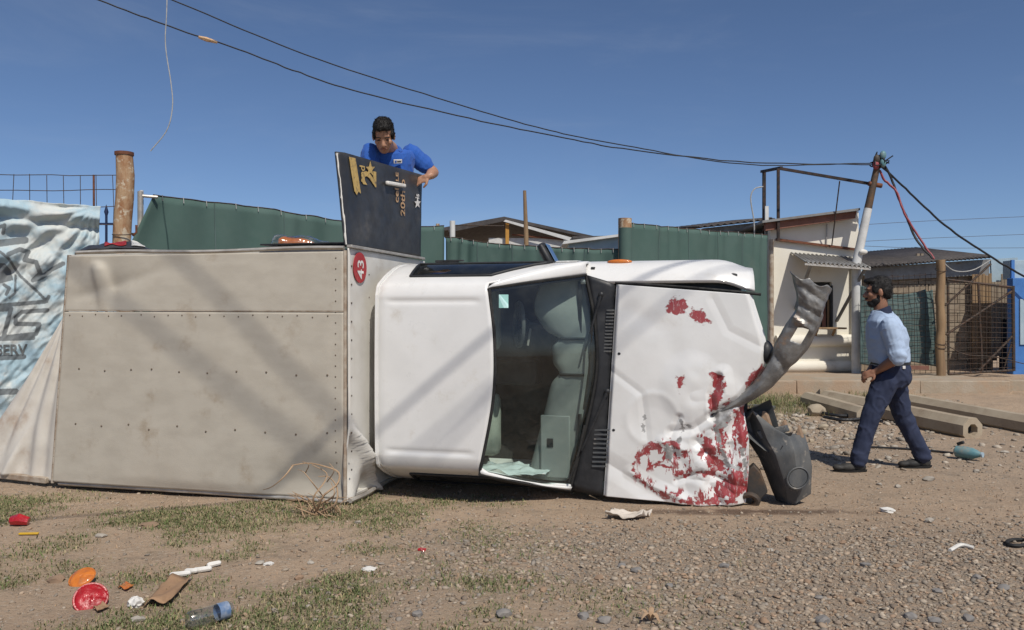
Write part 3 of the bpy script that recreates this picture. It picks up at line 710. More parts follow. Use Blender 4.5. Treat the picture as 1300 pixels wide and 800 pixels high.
# cowl and wipers
cw = []
for i in range(41):
    t = i / 40; b_ = BAS[i]; u1, v1 = 781 - 16 * t, 360 + 270 * t
    e = TP(u1, v1, .735); s_ = b_ + Vector((.004, -.006, 0))
    cw.append([s_ + (e - s_) * k + Vector((0, -.012 * math.sin(math.pi * k), 0)) for k in np.linspace(0, 1, 6)])
cowl = put('cowl', MB().grid(cw), m_black, truck, solid=.02, solid_off=-1)
for (u0, v0, u1, v1, nn) in ((770, 394, 776, 446, 13), (752, 546, 772, 592, 9)):
    lv = MB()
    for k in range(nn):
        v = v0 + (v1 - v0) * k / (nn - 1); w_ = 5 if nn == 13 else 9
        p = TP((u0 + u1) / 2 + (2 - 4 * k / nn) - w_, v, .708); q = TP((u0 + u1) / 2 + (2 - 4 * k / nn) + w_, v, .712); lv.beam(p, q, .009, .012)
    put('louvre_grille', lv, m_dplast, cowl, smooth=False)
for (p0, p1, q0, q1, bb) in (((763, 374), (743, 446), (752, 408), (741, 520), .675), ((771, 497), (738, 572), (742, 540), (722, 612), .675)):
    wp = MB(); a_, b_ = TP(*p0, .695), TP(*p1, bb); wp.tube([a_, a_ + (b_ - a_) * .3 + Vector((0, -.015, 0)), b_], [.014, .011, .007], 6); wp.ell(a_, (.022, .016, .022))
    arm = put('wiper_arm', wp, m_black, cowl)
    wb = MB(); wb.tube(cr([TP(*q0, bb + .005), TP((q0[0] + q1[0]) / 2 + 2, (q0[1] + q1[1]) / 2, bb - .002), TP(*q1, bb + .005)], 10), .009, 6); put('wiper_blade', wb, m_rubber, cowl)

# fenders, front end, wheels, chassis
fp = [(1.42, .86), (1.2, .89), (1.05, .905), (.95, .90), (.87, .875), (.80, .835), (.75, .78), (.728, .735), (.735, .715)]
def fend(prof_, sgn, a0, a1, n=26):
    r = []
    for b, w_ in prof_:
        row = []
        for k in range(n):
            a = a0 + (a1 - a0) * k / (n - 1); fr_ = ss(a1 - .35, a1, a)
            row.append((a - .05 * fr_ * (b - .7), b + .05 * fr_ * (1 if b < .9 else .3), ZC + sgn * (w_ - .07 * fr_ * fr_)))
        r.append(row)
    P_ = np.array(r)
    mask = np.ones((len(prof_) - 1, n - 1), bool)
    for i in range(len(prof_) - 1):
        for k in range(n - 1):
            a = P_[i, k, 0]; b = P_[i, k, 1]
            if math.hypot(a - 2.42, b - 1.55) < .42: mask[i, k] = False
    return MB().grid(P_, mask)
fd = put('fender', fend(fp, 1, 1.655, 2.97), m_white, truck, solid=.006)
mk = TP(787, 337, .92); put('side_marker', MB().ell((mk.x, .90, ZC + .895), (.10, .03, .020)), m_orange, fd)
put('fender', fend([(1.42, .88), (1.2, .91), (.95, .915), (.83, .905)], -1, 1.775, 2.9), m_white, truck, solid=.006)
gap = MB(); gap.tube(cr([TP(781, 359, .735), TP(860, 364, .735), TP(930, 370, .74), TP(966, 374, .75)], 12), .012, 6); put('hood_gap', gap, m_rubber, truck)
eng = MB(); eng.box((2.33, 1.09, ZC), (1.06, .56, 1.25)); eng.box((2.32, .86, 1.60), (1.08, .16, .30)); eng.box((2.32, .88, .26), (1.08, .14, .34)); put('engine_bay', eng, m_dark, truck, bevel=.05)
fe = MB(); fe.box((2.85, 1.12, ZC), (.05, .58, 1.36)); grille = put('front_panel', fe, m_dplast, truck, bevel=.02)
for k in range(5): put('grille_slat', MB().box((2.905, .93 + k * .07, ZC + .08), (.03, .03, .78)), m_black, grille, bevel=.004)
for sgn in (1, -1):
    hl = MB(); hl.box((2.88, 1.05, ZC + sgn * .56), (.05, .22, .30)); put('headlight', hl, m_film if sgn > 0 else m_dplast, grille, bevel=.03)
ch = MB()
for z in (.62, 1.28): ch.box((.2, 1.52, z), (5.5, .14, .07))
put('chassis_frame', ch, m_steel, truck, bevel=.01)
put('flatbed', MB().box((-1.36, 1.37, .97), (2.7, .16, 1.84)), m_steel, truck, bevel=.01)
def wheel(a, z):
    t = MB(); prof_ = [(.20, .09), (.30, .105), (.335, .085), (.345, .0), (.335, -.085), (.30, -.105), (.20, -.09)]; V = []
    for k in range(28):
        an = 2 * math.pi * k / 28
        V.append([(a + r * math.cos(an), 1.58 + r * math.sin(an), z + w_) for r, w_ in prof_])
    V.append(V[0]); t.grid(V); w_ = put('wheel', t, m_rubber, truck, solid=.012)
    rm = MB(); rm.tube([(a, 1.58, z - .07), (a, 1.58, z + .07)], .205, 24); rm.tube([(a, 1.58, z - .09), (a, 1.58, z + .09)], .07, 12); put('rim', rm, m_steel, w_)
for a in (2.42, -.75):
    for z in (.26, 1.64): wheel(a, z)
    put('axle', MB().tube([(a, 1.58, .2), (a, 1.58, 1.7)], .05, 10), m_steel, truck)
# door mirror sticking up
mb_ = MB(); p0, p1 = TP(687, 310, .80), TP(704, 341, .80); dirm = (p0 - p1).normalized()
yy = Vector((0, 1, 0)); xx = dirm.cross(yy).normalized()
rg = []
for t, rx in ((-.02, .030), (.04, .050), (.3, .058), (.7, .058), (.93, .048), (1.0, .030)):
    rg.append((p1 + (p0 - p1) * t, xx, yy, rx * .78, rx * 1.7))
mb_.rings(rg, 18)
mirror = put('door_mirror', mb_, m_black, truck, bevel=0)
put('mount', MB().prism([TP(700, 346, .78), TP(722, 347, .78), TP(706, 334, .79), TP(698, 330, .79)], (0, .09, 0)), m_black, mirror, bevel=.008)
mg = [p1 + (p0 - p1) * t + xx * s * .85 * .05 - Vector((0, 0, 0)) for t, s in ((.1, 1), (.9, 1))]
gm = MB(); gm.box((p0 + p1) / 2 - xx * .046, (.004, .15, (p0 - p1).length * .75), Matrix((xx, yy, dirm)).transposed()); put('mirror_glass', gm, m_mirror, mirror)
put('roof_clip', MB().box(TP(576, 331, .80), (.17, .05, .012)), m_black, cab, bevel=.004)

# hood ------------------------------------------------------------------
nu, nv = 230, 250
tv = np.linspace(0, 1, nv); su = np.linspace(0, 1, nu)
SS, TT = np.meshgrid(su, tv, indexing='ij')
vtop = lambda s: 361 + 13 * s; vbot = lambda s: 630 + 13 * np.minimum(1, s * 1.4)
VV = vtop(SS) * (1 - TT) + vbot(SS) * TT
UL = 782 - 16.5 * TT
UR = np.interp(VV, [374, 400, 425, 445, 468, 490, 508, 520, 560, 600, 645], [955, 963, 971, 975, 971, 958, 947, 944, 951, 951, 947])
UU = UL + (UR - UL) * SS
rd = np.array([(p.x, p.z) for p in (TP(a, b, .715) for a, b in zip(UU.ravel(), VV.ravel()))]).reshape(nu, nv, 2)
e2 = lambda cx, cy, rx, ry: ((UU - cx) / rx) ** 2 + ((VV - cy) / ry) ** 2
B = .715 - .018 * np.sin(np.pi * SS) * np.sin(np.pi * TT) + .0025 * fbm(UU / 60, VV / 60, 1.3, 3)
B += .05 * ss(.94, 1.0, SS) ** 2 + .03 * ss(.03, 0, SS)
dome = np.sqrt(e2(878, 492, 36, 40)); B -= .016 * ss(1.25, .55, dome) * ss(930, 905, UU)
dent = np.sqrt(e2(829, 532, 30, 30)); B += .009 * ss(1.1, .4, dent) - .003 * np.exp(-((dent - 1.1) / .15) ** 2)
def crease(pts, w, amp): return amp * np.clip(1 - seg_dist(UU, VV, pts) / (w * 1.9), 0, 1) ** 1.3
B += crease([(905, 528), (940, 508), (972, 470)], 5, .045) + crease([(852, 548), (880, 545), (905, 528)], 5, .022)
B += crease([(905, 528), (903, 500), (912, 478)], 4, .03) - crease([(918, 474), (921, 500), (906, 520)], 7, .02)
B += crease([(766, 585), (805, 610), (850, 640)], 9, .016) + crease([(862, 530), (850, 560), (858, 580)], 4, .02) - crease([(800, 600), (830, 618), (872, 636)], 6, .016)
lower = ss(0, 30, (VV - 528) + (UU - 905) * .72)     # below the fold that runs up to the bumper bar
cz = ss(835, 905, UU) * ss(520, 560, VV)
B += .030 * cz * fbm(UU / 40, VV / 46, 5.2, 3) + .045 * cz * (.35 - np.abs(fbm(UU / 26 + VV / 60, VV / 30 - UU / 70, 8.2, 2))) + .05 * lower * ss(880, 950, UU)
B += .016 * ss(870, 930, UU) * ss(515, 540, VV) * np.sin((UU + .25 * VV) / 6.0)
B += .02 * np.exp(-(e2(835, 600, 40, 26))) + .012 * ss(560, 640, VV) * fbm(UU / 50, VV / 30, 2.9, 3)
B += .020 * ss(840, 880, UU) * ss(455, 480, VV) * ss(700, 540, VV) * (.3 - np.abs(fbm(UU / 30, VV / 36, 4.4, 2)))
B += crease([(884, 560), (905, 585), (900, 615), (915, 640)], 5, .022) - crease([(925, 530), (918, 570), (935, 610), (930, 640)], 5, .022) + crease([(860, 610), (890, 600), (945, 622)], 4, .018) - crease([(840, 560), (880, 575), (930, 560)], 5, .014)
B += crease([(775, 470), (815, 500), (822, 560), (800, 600)], 4, .006) + crease([(905, 380), (925, 420), (965, 440)], 5, .006)
B += .006 * np.exp(-(seg_dist(UU, VV, [(800, 395), (850, 420), (860, 470)]) / 14) ** 2)
hood_me = MB().grid(np.stack([rd[..., 0], B, rd[..., 1]], -1)).mesh('hood')
def union(*ds): 
    r = ds[0]
    for d in ds[1:]: r = np.minimum(r, d)
    return r
red = union(poly_sd(UU, VV, [(848, 384), (856, 377), (868, 379), (873, 386), (868, 398), (858, 401), (849, 394)]),
            poly_sd(UU, VV, [(876, 403), (881, 391), (890, 393), (896, 404), (904, 408), (890, 408)]),
            poly_sd(UU, VV, [(858, 479), (869, 476), (865, 489), (862, 499)]) + .5,
            poly_sd(UU, VV, [(904, 474), (914, 478), (919, 490), (917, 505), (911, 518), (902, 527), (900, 508), (907, 492)]) - .5,
            poly_sd(UU, VV, [(970, 463), (958, 470), (949, 486), (942, 503), (950, 504), (966, 482)]),
            poly_sd(UU, VV, [(917, 512), (925, 507), (930, 516), (922, 522)]),
            seg_dist(UU, VV, [(808, 580), (822, 570), (845, 562), (858, 566), (872, 576)]) - 2.8,
            seg_dist(UU, VV, [(806, 578), (804, 594), (808, 606), (820, 616), (838, 624), (860, 628)]) - .6,
            seg_dist(UU, VV, [(830, 590), (852, 594), (864, 602), (872, 600)]) - 2.2,
            seg_dist(UU, VV, [(852, 570), (860, 585), (858, 604)]) - 2.0,
            seg_dist(UU, VV, [(870, 603), (892, 598), (912, 606), (930, 600)]) - 3.0,
            poly_sd(UU, VV, [(893, 560), (905, 553), (912, 580), (934, 592), (948, 600), (948, 634), (905, 636), (915, 612), (906, 596), (893, 590)]) + 3.0,
            poly_sd(UU, VV, [(930, 520), (946, 516), (949, 560), (944, 585), (936, 560)]) + 1.5,
            seg_dist(UU, VV, [(914, 545), (916, 575)]) - 4,
            seg_dist(UU, VV, [(892, 575), (898, 560)]) - 4,
            seg_dist(UU, VV, [(834, 624), (852, 634), (880, 638), (930, 638)]) - 2.2)
red = np.maximum(red, -(poly_sd(UU, VV, [(922, 545), (930, 540), (934, 566), (928, 576), (921, 566)])))
red = np.maximum(red, -(seg_dist(UU, VV, [(922, 602), (928, 598)]) - 6))
grey = union(poly_sd(UU, VV, [(906, 524), (930, 515), (927, 535), (916, 546), (908, 545)]), seg_dist(UU, VV, [(848, 570), (851, 578)]) - 5,
             seg_dist(UU, VV, [(910, 540), (914, 565), (922, 590), (938, 598)]) - 2.2, seg_dist(UU, VV, [(905, 527), (940, 507), (971, 472)]) - 2.0,
             seg_dist(UU, VV, [(819, 528), (816, 537), (818, 550)]) - .6, seg_dist(UU, VV, [(862, 530), (868, 545), (862, 560)]) - 1.2,
             seg_dist(UU, VV, [(866, 539), (881, 540)]) - .6, seg_dist(UU, VV, [(943, 570), (948, 610)]) - 2)
scuff = union(poly_sd(UU, VV, [(806, 572), (845, 556), (876, 572), (880, 600), (866, 606), (830, 596), (812, 600)]), poly_sd(UU, VV, [(882, 556), (948, 514), (950, 640), (868, 640), (900, 612)]), seg_dist(UU, VV, [(812, 608), (840, 624), (880, 630)]) - 6)
set_attr(hood_me, 'scuff', scuff); set_attr(hood_me, 'red', red); set_attr(hood_me, 'grey', grey)
hood = put('hood', hood_me, m_hood, truck, ang=180, solid=.006)
for u, v in ((786, 449), (779, 546), (888, 497)):
    put('screw_hole', MB().ell(TP(u, v, .708), (.012, .004, .010), nu=10, nv=6), m_black, hood)

# torn bumper bar bent up past the nose
LE = [(903, 525), (938, 502), (961, 480), (975, 460), (987, 431), (1003, 405), (1011, 388), (1010, 369), (1004, 344)]
RE = [(906, 531), (946, 513), (976, 494), (999, 471), (1023, 445), (1038, 418), (1045, 399), (1049, 384), (1056, 363)]
bq = np.linspace(0, 1, 9); bdep = [.79, .745, .70, .66, .62, .585, .56, .545, .53]; n1, n2 = 96, 25
Lq = cr([(u, v, 0) for u, v in LE], n1); Rq = cr([(u, v, 0) for u, v in RE], n1); rows = []; mask = np.ones((n1, n2 - 1), bool)
kinks = [(.40, .030, .03), (.62, -.030, .03), (.74, .022, .05), (.90, .025, .05)]
for i in range(n1 + 1):
    t = i / n1; row = []; bb = float(np.interp(t, bq, bdep))
    for j in range(n2):
        s = j / (n2 - 1); q = Lq[i] * (1 - s) + Rq[i] * s; e = abs(s * 2 - 1)
        off = -.035 * (1 - e * e) + (.07 * (e - .84) / .16 if e > .84 else 0)
        for kt, ka, kw in kinks: off += ka * max(0, 1 - abs(t - kt + .06 * (s - .5)) / kw) * (.4 + .6 * s if ka > 0 else 1 - .6 * s)
        off += .012 * float(fbm(t * 14 + s * 2, s * 3.5, 3.7, 3)) * (1 + 1.5 * max(0, t - .6)) + .05 * max(0, t - .86) * (s - .4) * 8
        u, v = q.x + 1.2 * float(vn(t * 30, s * 2)) * (e > .9), q.y + (6 * abs(math.sin(s * 7)) * max(0, t - .93) / .07)
        row.append(TP(u, v, bb + off))
        if i < n1 and j < n2 - 1 and .515 < t < .60 and .34 < s < .72: mask[i, j] = False
    rows.append(row)
put('bumper_bar', MB().grid(rows, mask), m_bump, truck, ang=32, solid=.005)
put('headlight_stub', MB().ell(TP(972, 447, .80), (.06, .08, .09)), m_black, truck)
# black plastic bumper corner resting on the ground
def bump_poly(pts, b0, th, name, mat, par, bev=.02):
    return put(name, MB().prism([TP(u, v, b0) for u, v in pts], (.02, th, 0)), mat, par, bevel=bev, recalc=True)
rowsB = [((947, 522), (953, 519), (957, 521), (960, 524)), ((949, 545), (965, 541), (983, 545), (992, 550)), ((952, 563), (974, 557), (1003, 556), (1020, 553)),
         ((962, 580), (984, 577), (1008, 574), (1027, 568)), ((972, 602), (991, 600), (1012, 598), (1031, 592)), ((981, 622), (998, 622), (1014, 620), (1031, 614)), ((988, 640), (1001, 643), (1012, 640), (1029, 626))]
bof = [(.16, .02, .02, .12), (.16, .0, .0, .10), (.17, -.02, -.02, .10), (.19, -.03, -.04, .08), (.20, -.03, -.05, .10), (.20, -.01, -.04, .10), (.24, .06, .03, .14)]
jr = random.Random(31)
rb = [[TP(u + jr.uniform(-1.5, 1.5), v + jr.uniform(-1.5, 1.5), .86 + o + jr.uniform(-.015, .015)) for (u, v), o in zip(r_, o_)] for r_, o_ in zip(rowsB, bof)]
pb = put('plastic_bumper', MB().grid(rb), m_dplast, truck, ang=180, solid=.035, solid_off=-1, sub=0)
pb.modifiers.clear()
sb_ = pb.modifiers.new('sub', 'SUBSURF'); sb_.levels = 2; sb_.render_levels = 2; sb_.subdivision_type = 'SIMPLE'
so_ = pb.modifiers.new('solid', 'SOLIDIFY'); so_.thickness = .18; so_.offset = -1
bv_ = pb.modifiers.new('bevel', 'BEVEL'); bv_.width = .012; bv_.segments = 2; bv_.limit_method = 'ANGLE'
fc = TP(1013, 607, .80); fa = (TP(1026, 605, .82) - TP(1000, 608, .80)).normalized(); fb_ = Vector((0, .0, 1))
put('fog_light_ring', MB().tube([fc + (fa * math.cos(t) + fb_ * math.sin(t)) * .078 + Vector((0, -.004, 0)) for t in np.linspace(0, 2 * math.pi, 33)], .008, 6, cap=False), m_dplast, pb)
put('fog_light_cover', MB().rings([(fc + Vector((0, .004, 0)), fa, fb_, .072, .072), (fc + Vector((0, -.008, 0)), fa, fb_, .066, .066)], 24), m_dplast, pb)
for pts in ([(963, 545), (968, 522), (973, 527), (979, 545)], [(985, 550), (995, 533), (999, 548)], [(1010, 556), (1013, 540), (1018, 556)]):
    bump_poly(pts, .93, .02, 'torn_bracket', m_stone, pb, .002)
bump_poly([(960, 548), (997, 540), (1000, 548), (966, 558)], .88, .05, 'inner_ledge', m_dplast, pb, .006)
bump_poly([(972, 556), (1004, 549), (1000, 556), (974, 562)], .855, .02, 'dark_slot', m_black, pb, .002)
put('crack', MB().tube([TP(*q, .828) for q in ((994, 566), (990, 572), (993, 578), (991, 584))], .004, 5), m_black, pb)
put('tow_bracket', MB().tube(cr([TP(938, 632, .84), TP(952, 628, .82), TP(962, 634, .82), TP(958, 642, .84), TP(948, 643, .86)], 14), .022, 8), m_steel, truck)
put('hanging_bracket', MB().prism([TP(*q, .88) for q in ((946, 600), (957, 590), (966, 600), (975, 625), (960, 640), (948, 625))], (.0, .12, 0)), m_steel, truck, bevel=.01, recalc=True)

# ------------------------------------------------------------------ the black panel held upright on the box
q0, q1, q2, q3 = [T2W(*p) for p in (TP(438, 313, .02), TP(533, 327, 1.53), TP(535, 222, 1.53), TP(430, 192, .02))]
pc = (q0 + q1) / 2
panel = empty('black_sign_board', q0, 0, 'black painted sheet panel with gold lettering held upright on the cargo box', 'panel')
def pl(s, t): return (q0 * (1 - s) + q1 * s) * (1 - t) + (q3 * (1 - s) + q2 * s) * t - q0
pn = (q1 - q0).cross(q3 - q0).normalized()
if pn.x < 0: pn = -pn
g = []
for s in np.linspace(0, 1, 40):
    g.append([pl(s, t) + pn * (.003 * float(fbm(s * 3, t * 3, 5.5, 2)) - .03 * float(ss(.05, 0, s)) * t) for t in np.linspace(0, 1, 28)])
put('sheet', MB().grid(g), m_panel, panel, ang=180, solid=.016)
te = MB(); te.tube([pl(.004 + .006 * float(vn(t * 17, .5)), t) + pn * (-.03 * t + .010) for t in np.linspace(.02, .98, 30)], [.006 + .006 * max(0, float(vn(t * 23, 4.4))) for t in np.linspace(0, 1, 30)], 6)
put('torn_edge', te, m_foam, panel)
def on_panel(u, v, off=.016):
    r = np.array([(u - CX) / F, 1, -(v - CY) / F]); x = np.array([.5, .5, 7.0])
    for _ in range(8):
        fx = np.array(pl(x[0], x[1]) + q0 + pn * off) - np.array([0, 0, H]) - r * x[2]
        ds = np.array(pl(x[0] + .01, x[1]) - pl(x[0], x[1])) / .01; dt = np.array(pl(x[0], x[1] + .01) - pl(x[0], x[1])) / .01
        x = x - np.linalg.solve(np.stack([ds, dt, -r], 1), fx)
    return pl(x[0], x[1]) + pn * off
def panel_text(txt, u, v, size, mat, bold=.02, wf=.62):
    me = text_mesh(txt, bold); me.materials.clear()
    for k in me.vertices: k.co = on_panel(u - k.co.y * size * wf, v - k.co.x * size + (-k.co.y * size * wf) * .22)
    return put('lettering', me, mat, panel, smooth=False)
panel_text('and', 463, 232, 15, m_gold); panel_text('2', 477, 238, 40, m_gold, .03); panel_text('cel', 506, 258, 17, m_copper, .02, .42); panel_text('LE', 506, 231, 12, m_copper, .02, .42)
panel_text('20th b', 514, 275, 18, m_copper, .02, .42); panel_text('is', 532, 253, 11, m_whitepr)
yb = MB(); yb.prism([on_panel(*q) for q in ((443, 199), (451, 201), (455, 226), (458, 246), (455, 243), (453, 248), (450, 243), (446, 220))], pn * .002); put('yellow_stripe', yb, m_gold, panel, smooth=False)
def star(u, v, r, mat):
    pts = [(u + (r if k % 2 == 0 else r * .42) * .6 * math.sin(k * math.pi / 5), v - (r if k % 2 == 0 else r * .42) * math.cos(k * math.pi / 5)) for k in range(10)]
    put('star_print', MB().prism([on_panel(*q) for q in pts], pn * .002), mat, panel, smooth=False)
star(470, 215, 10, m_gold); star(530, 258, 7, m_whitepr)
put('pull_handle', MB().beam(on_panel(491, 232, .035), on_panel(514, 236, .035), .03, .03), m_foam, panel, bevel=.008)

# ------------------------------------------------------------------ people
def head(body, hair, C, fwd, up, sc, beard=None, extra=None):
    x = Vector(fwd).normalized(); z = Vector(up); z = (z - x * z.dot(x)).normalized(); y = z.cross(x)
    Rm = Matrix((x, y, z)).transposed(); C = Vector(C)
    T = lambda p: C + Rm @ (Vector(p) * sc)
    E = lambda mb, c, r, rot=None: mb.ell(T(c), tuple(k * sc for k in r), Rm if rot is None else Rm @ rot)
    E(body, (-.008, 0, .035), (.098, .076, .098)); E(body, (.022, 0, -.025), (.078, .064, .088)); E(body, (.040, 0, -.083), (.046, .042, .034))
    body.cap(T((.086, 0, .022)), T((.112, 0, -.018)), .010 * sc, .016 * sc, 10); E(body, (.100, .013, -.024), (.014, .010, .010)); E(body, (.100, -.013, -.024), (.014, .010, .010))
    E(body, (.078, 0, .042), (.014, .054, .012))
    for s in (1, -1):
        E(body, (.060, s * .048, -.012), (.030, .020, .024)); E(body, (-.012, s * .080, -.004), (.022, .010, .034), Matrix.Rotation(R(-14 * s), 3, 'Z'))
    E(body, (.088, 0, -.052), (.016, .026, .010))
    feats = []
    for s in (1, -1):
        e = MB(); e.ell(T((.084, s * .033, .014)), (.010 * sc, .013 * sc, .0045 * sc), Rm, 10, 6); feats.append(('eye', e, m_eye))
        e = MB(); e.tube([T((.093, s * .014, .034)), T((.096, s * .032, .041)), T((.083, s * .052, .035))], [.003 * sc, .004 * sc, .002 * sc], 6); feats.append(('eyebrow', e, m_hair))
    e = MB(); e.tube([T((.094, .024, -.053)), T((.104, 0, -.051)), T((.094, -.024, -.053))], [.003 * sc, .006 * sc, .003 * sc], 6); feats.append(('lips', e, m_lip))
    E(hair, (-.022, 0, .062), (.098, .081, .090)); E(hair, (-.045, 0, .020), (.072, .078, .078)); E(hair, (.022, 0, .105), (.070, .062, .034))
    for s in (1, -1): E(hair, (.022, s * .066, .035), (.034, .016, .042))
    if extra: extra(T, E)
    if beard is not None:
        E(beard, (.042, 0, -.086), (.054, .050, .040)); E(beard, (.025, 0, -.062), (.058, .066, .044)); E(beard, (.004, 0, -.03), (.026, .074, .040)); E(beard, (.094, 0, -.040), (.016, .034, .007))
    return T, feats
def hand(mb, wrist, d, n, side, curl, sc=1.0, spread=1.0):
    # d: to the fingers, n: out of the back of the hand, side: +1 thumb towards d x n
    d = Vector(d).normalized(); n = Vector(n); n = (n - d * n.dot(d)).normalized(); s = d.cross(n).normalized() * side; w = Vector(wrist)
    Rm = Matrix((d, s, n)).transposed()
    mb.ell(w + d * .048 * sc, (.056 * sc, .042 * sc, .017 * sc), Rm); mb.cap(w - d * .02 * sc, w + d * .03 * sc, .027 * sc, .028 * sc)
    for i, (off, L) in enumerate(((.030, .070), (.010, .078), (-.011, .072), (-.031, .056))):
        p = w + d * .088 * sc + s * off * sc * spread; a = 0; r = .0098 * sc
        p0 = w + d * .055 * sc + s * off * .8 * sc; mb.cap(p0, p, .011 * sc, r, 10)
        for k, fr in enumerate((.45, .32, .26)):
            a += curl * (1.0 + .12 * i); q = p + (d * math.cos(a) - n * math.sin(a)) * L * fr * sc; mb.cap(p, q, r, r * .9, 10); p = q; r *= .9
    p = w + d * .022 * sc + s * .030 * sc; q = p + (d * .55 + s * .75 - n * .25).normalized() * .038 * sc; mb.cap(p, q, .0135 * sc, .0115 * sc, 10)
    mb.cap(q, q + (d * .9 + s * .1 - n * .5).normalized() * .034 * sc, .0115 * sc, .009 * sc, 10)
def cloth_disp(seed, amp, centres=()):
    def f(co):
        x, y, z = co[:, 0], co[:, 1], co[:, 2]
        d = amp * fbm(x * 7 + seed, y * 7, z * 5, 3)
        rdg = 1 - np.abs(fbm(x * 9 + z * 6 + seed, y * 9, z * 7 - x * 7, 1)) * 3.2
        rd2 = 1 - np.abs(fbm(x * 15 - z * 8 + seed, y * 13, z * 11 + x * 9 + 4, 1)) * 3.0
        d = d + amp * .75 * np.clip(rdg, 0, 1) ** 1.5 + amp * .4 * np.clip(rd2, 0, 1) ** 1.5
        for (p, rad, k, a, ax_) in centres:
            r2 = ((co - np.array(p)) ** 2).sum(1); w_ = np.exp(-r2 / rad ** 2)
            ph = (co @ np.array(ax_)) * k * .7 + 4.5 * fbm(x * 6, y * 6, z * 5 + seed, 2)
            gate = np.clip(.5 + 1.4 * fbm(x * 8 + 3, y * 8, z * 8 + seed, 2), 0, 1)
            d = d + a * 1.25 * w_ * gate * (np.sin(ph) * .5 + .5 - .3)
        return d
    return f
hair_disp = lambda amp: (lambda co: amp * (fbm(co[:, 0] * 70, co[:, 1] * 70, co[:, 2] * 28, 3) + .6 * fbm(co[:, 0] * 20, co[:, 1] * 20, co[:, 2] * 20, 2)))

def strands(me, n, L, comb, seed, mat, parent, w=.0022):
    g = np.random.default_rng(seed); k = len(me.vertices); co = np.empty(k * 3); no = np.empty(k * 3)
    me.vertices.foreach_get('co', co); me.vertices.foreach_get('normal', no); co = co.reshape(-1, 3); no = no.reshape(-1, 3)
    i = g.integers(0, k, n); p = co[i] - no[i] * .003; nn = no[i]; c_ = np.array(comb)[None] + g.normal(0, .35, (n, 3))
    c_ = c_ - nn * (c_ * nn).sum(1, keepdims=True) * .8; c_ /= np.linalg.norm(c_, axis=1, keepdims=True) + 1e-6
    s = np.cross(c_, nn); s /= np.linalg.norm(s, axis=1, keepdims=True) + 1e-6; l = (L * g.uniform(.5, 1.2, n))[:, None]
    V = np.stack([p - s * w, p + s * w, p + c_ * l * .55 + nn * l * .30 + s * w * .7, p + c_ * l * .55 + nn * l * .30 - s * w * .7, p + c_ * l + nn * l * .22], 1).reshape(-1, 3)
    T = (np.array([(0, 1, 2), (0, 2, 3), (3, 2, 4)])[None] + (np.arange(n) * 5)[:, None, None]).reshape(-1, 3)
    o = put('hair_strands', fast_mesh('hair_strands', V, T), mat, parent, smooth=False); o['kind'] = 'stuff'; return o
# --- the man walking past the nose of the truck (local x right, y away, z up)
wd0 = 7.62; WS = wd0 / F
worg = Vector(((1118 - CX) / F * wd0, wd0, 0)); worg.z = gz(worg.x, worg.y)
def Wp(u, v, dy=0.0): return Vector(((u - 1118) * WS, dy, (600 - v) * WS))
Fwd = Vector((-math.cos(R(20)), math.sin(R(20)), 0)); Lft = Vector((-Fwd.y, Fwd.x, 0))       # his left is towards the camera
if Lft.y > 0: Lft = -Lft
body = MB(); shirt = MB(); trs = MB(); hair = MB(); beard = MB()
hc = Wp(1114, 375, 0)
def quiff(T, E):
    E(hair, (.060, 0, .112), (.045, .050, .026)); E(hair, (-.07, 0, -.025), (.04, .062, .04))
Th, feats = head(body, hair, hc, Fwd + Vector((-.10, -.08, -.10)), (0, 0, 1), 1.04, beard, quiff)
neck = Wp(1118, 402)
body.cap(hc + Vector((.03, 0, -.06)), neck, .058, .065)
sp_ = [(Wp(1131, 474), .145, .175), (Wp(1129, 455), .13, .165), (Wp(1126, 432), .135, .18), (Wp(1123, 415), .125, .19), (Wp(1120, 404), .08, .10)]
body.rings([(c_, Fwd, Lft, a - .02, b - .02) for c_, a, b in sp_], 20)
shirt.rings([(Wp(1130, 467), Fwd, Lft, .158, .185), (Wp(1129, 460), Fwd, Lft, .174, .198), (Wp(1127, 445), Fwd, Lft, .174, .192), (Wp(1126, 432), Fwd, Lft, .178, .196), (Wp(1125, 420), Fwd, Lft, .166, .198), (Wp(1122, 411), Fwd, Lft, .138, .190), (Wp(1121, 404), Fwd, Lft, .105, .130), (Wp(1119, 398), Fwd, Lft, .078, .080)], 26)
shl = Wp(1127, 417) + Lft * .20; elb = Wp(1137, 455) + Lft * .27; wri = Wp(1111, 474) + Lft * .11
shr = Wp(1124, 416) - Lft * .185; elr = Wp(1122, 455) - Lft * .23; wrr = Wp(1104, 475) - Lft * .02
sleeves = []
for s_, e_, w_ in ((shl, elb, wri), (shr, elr, wrr)):
    sv = MB(); sv.cap(s_, s_ + (e_ - s_) * .5, .086, .080); sv.cap(s_ + (e_ - s_) * .5, s_ + (e_ - s_) * .94, .078, .072); sv.cap(s_ + (e_ - s_) * .84, s_ + (e_ - s_) * .98, .078, .076); sleeves.append((sv, e_))
    body.cap(s_, e_, .052, .046); body.cap(e_, e_ + (w_ - e_) * .35, .047, .047); body.cap(e_ + (w_ - e_) * .35, w_, .046, .030)
hand(body, wri, (-.85, .25, -.32), (-.1, -.75, .6), -1, .42); hand(body, wrr, (-.75, -.45, -.35), (-.3, .6, .6), 1, .45)
hips = Wp(1131, 472)
trs.rings([(Wp(1130, 463), Fwd, Lft, .162, .182), (Wp(1131, 472), Fwd, Lft, .168, .19), (Wp(1132, 484), Fwd, Lft, .166, .188), (Wp(1131, 494), Fwd, Lft, .13, .16)], 24)
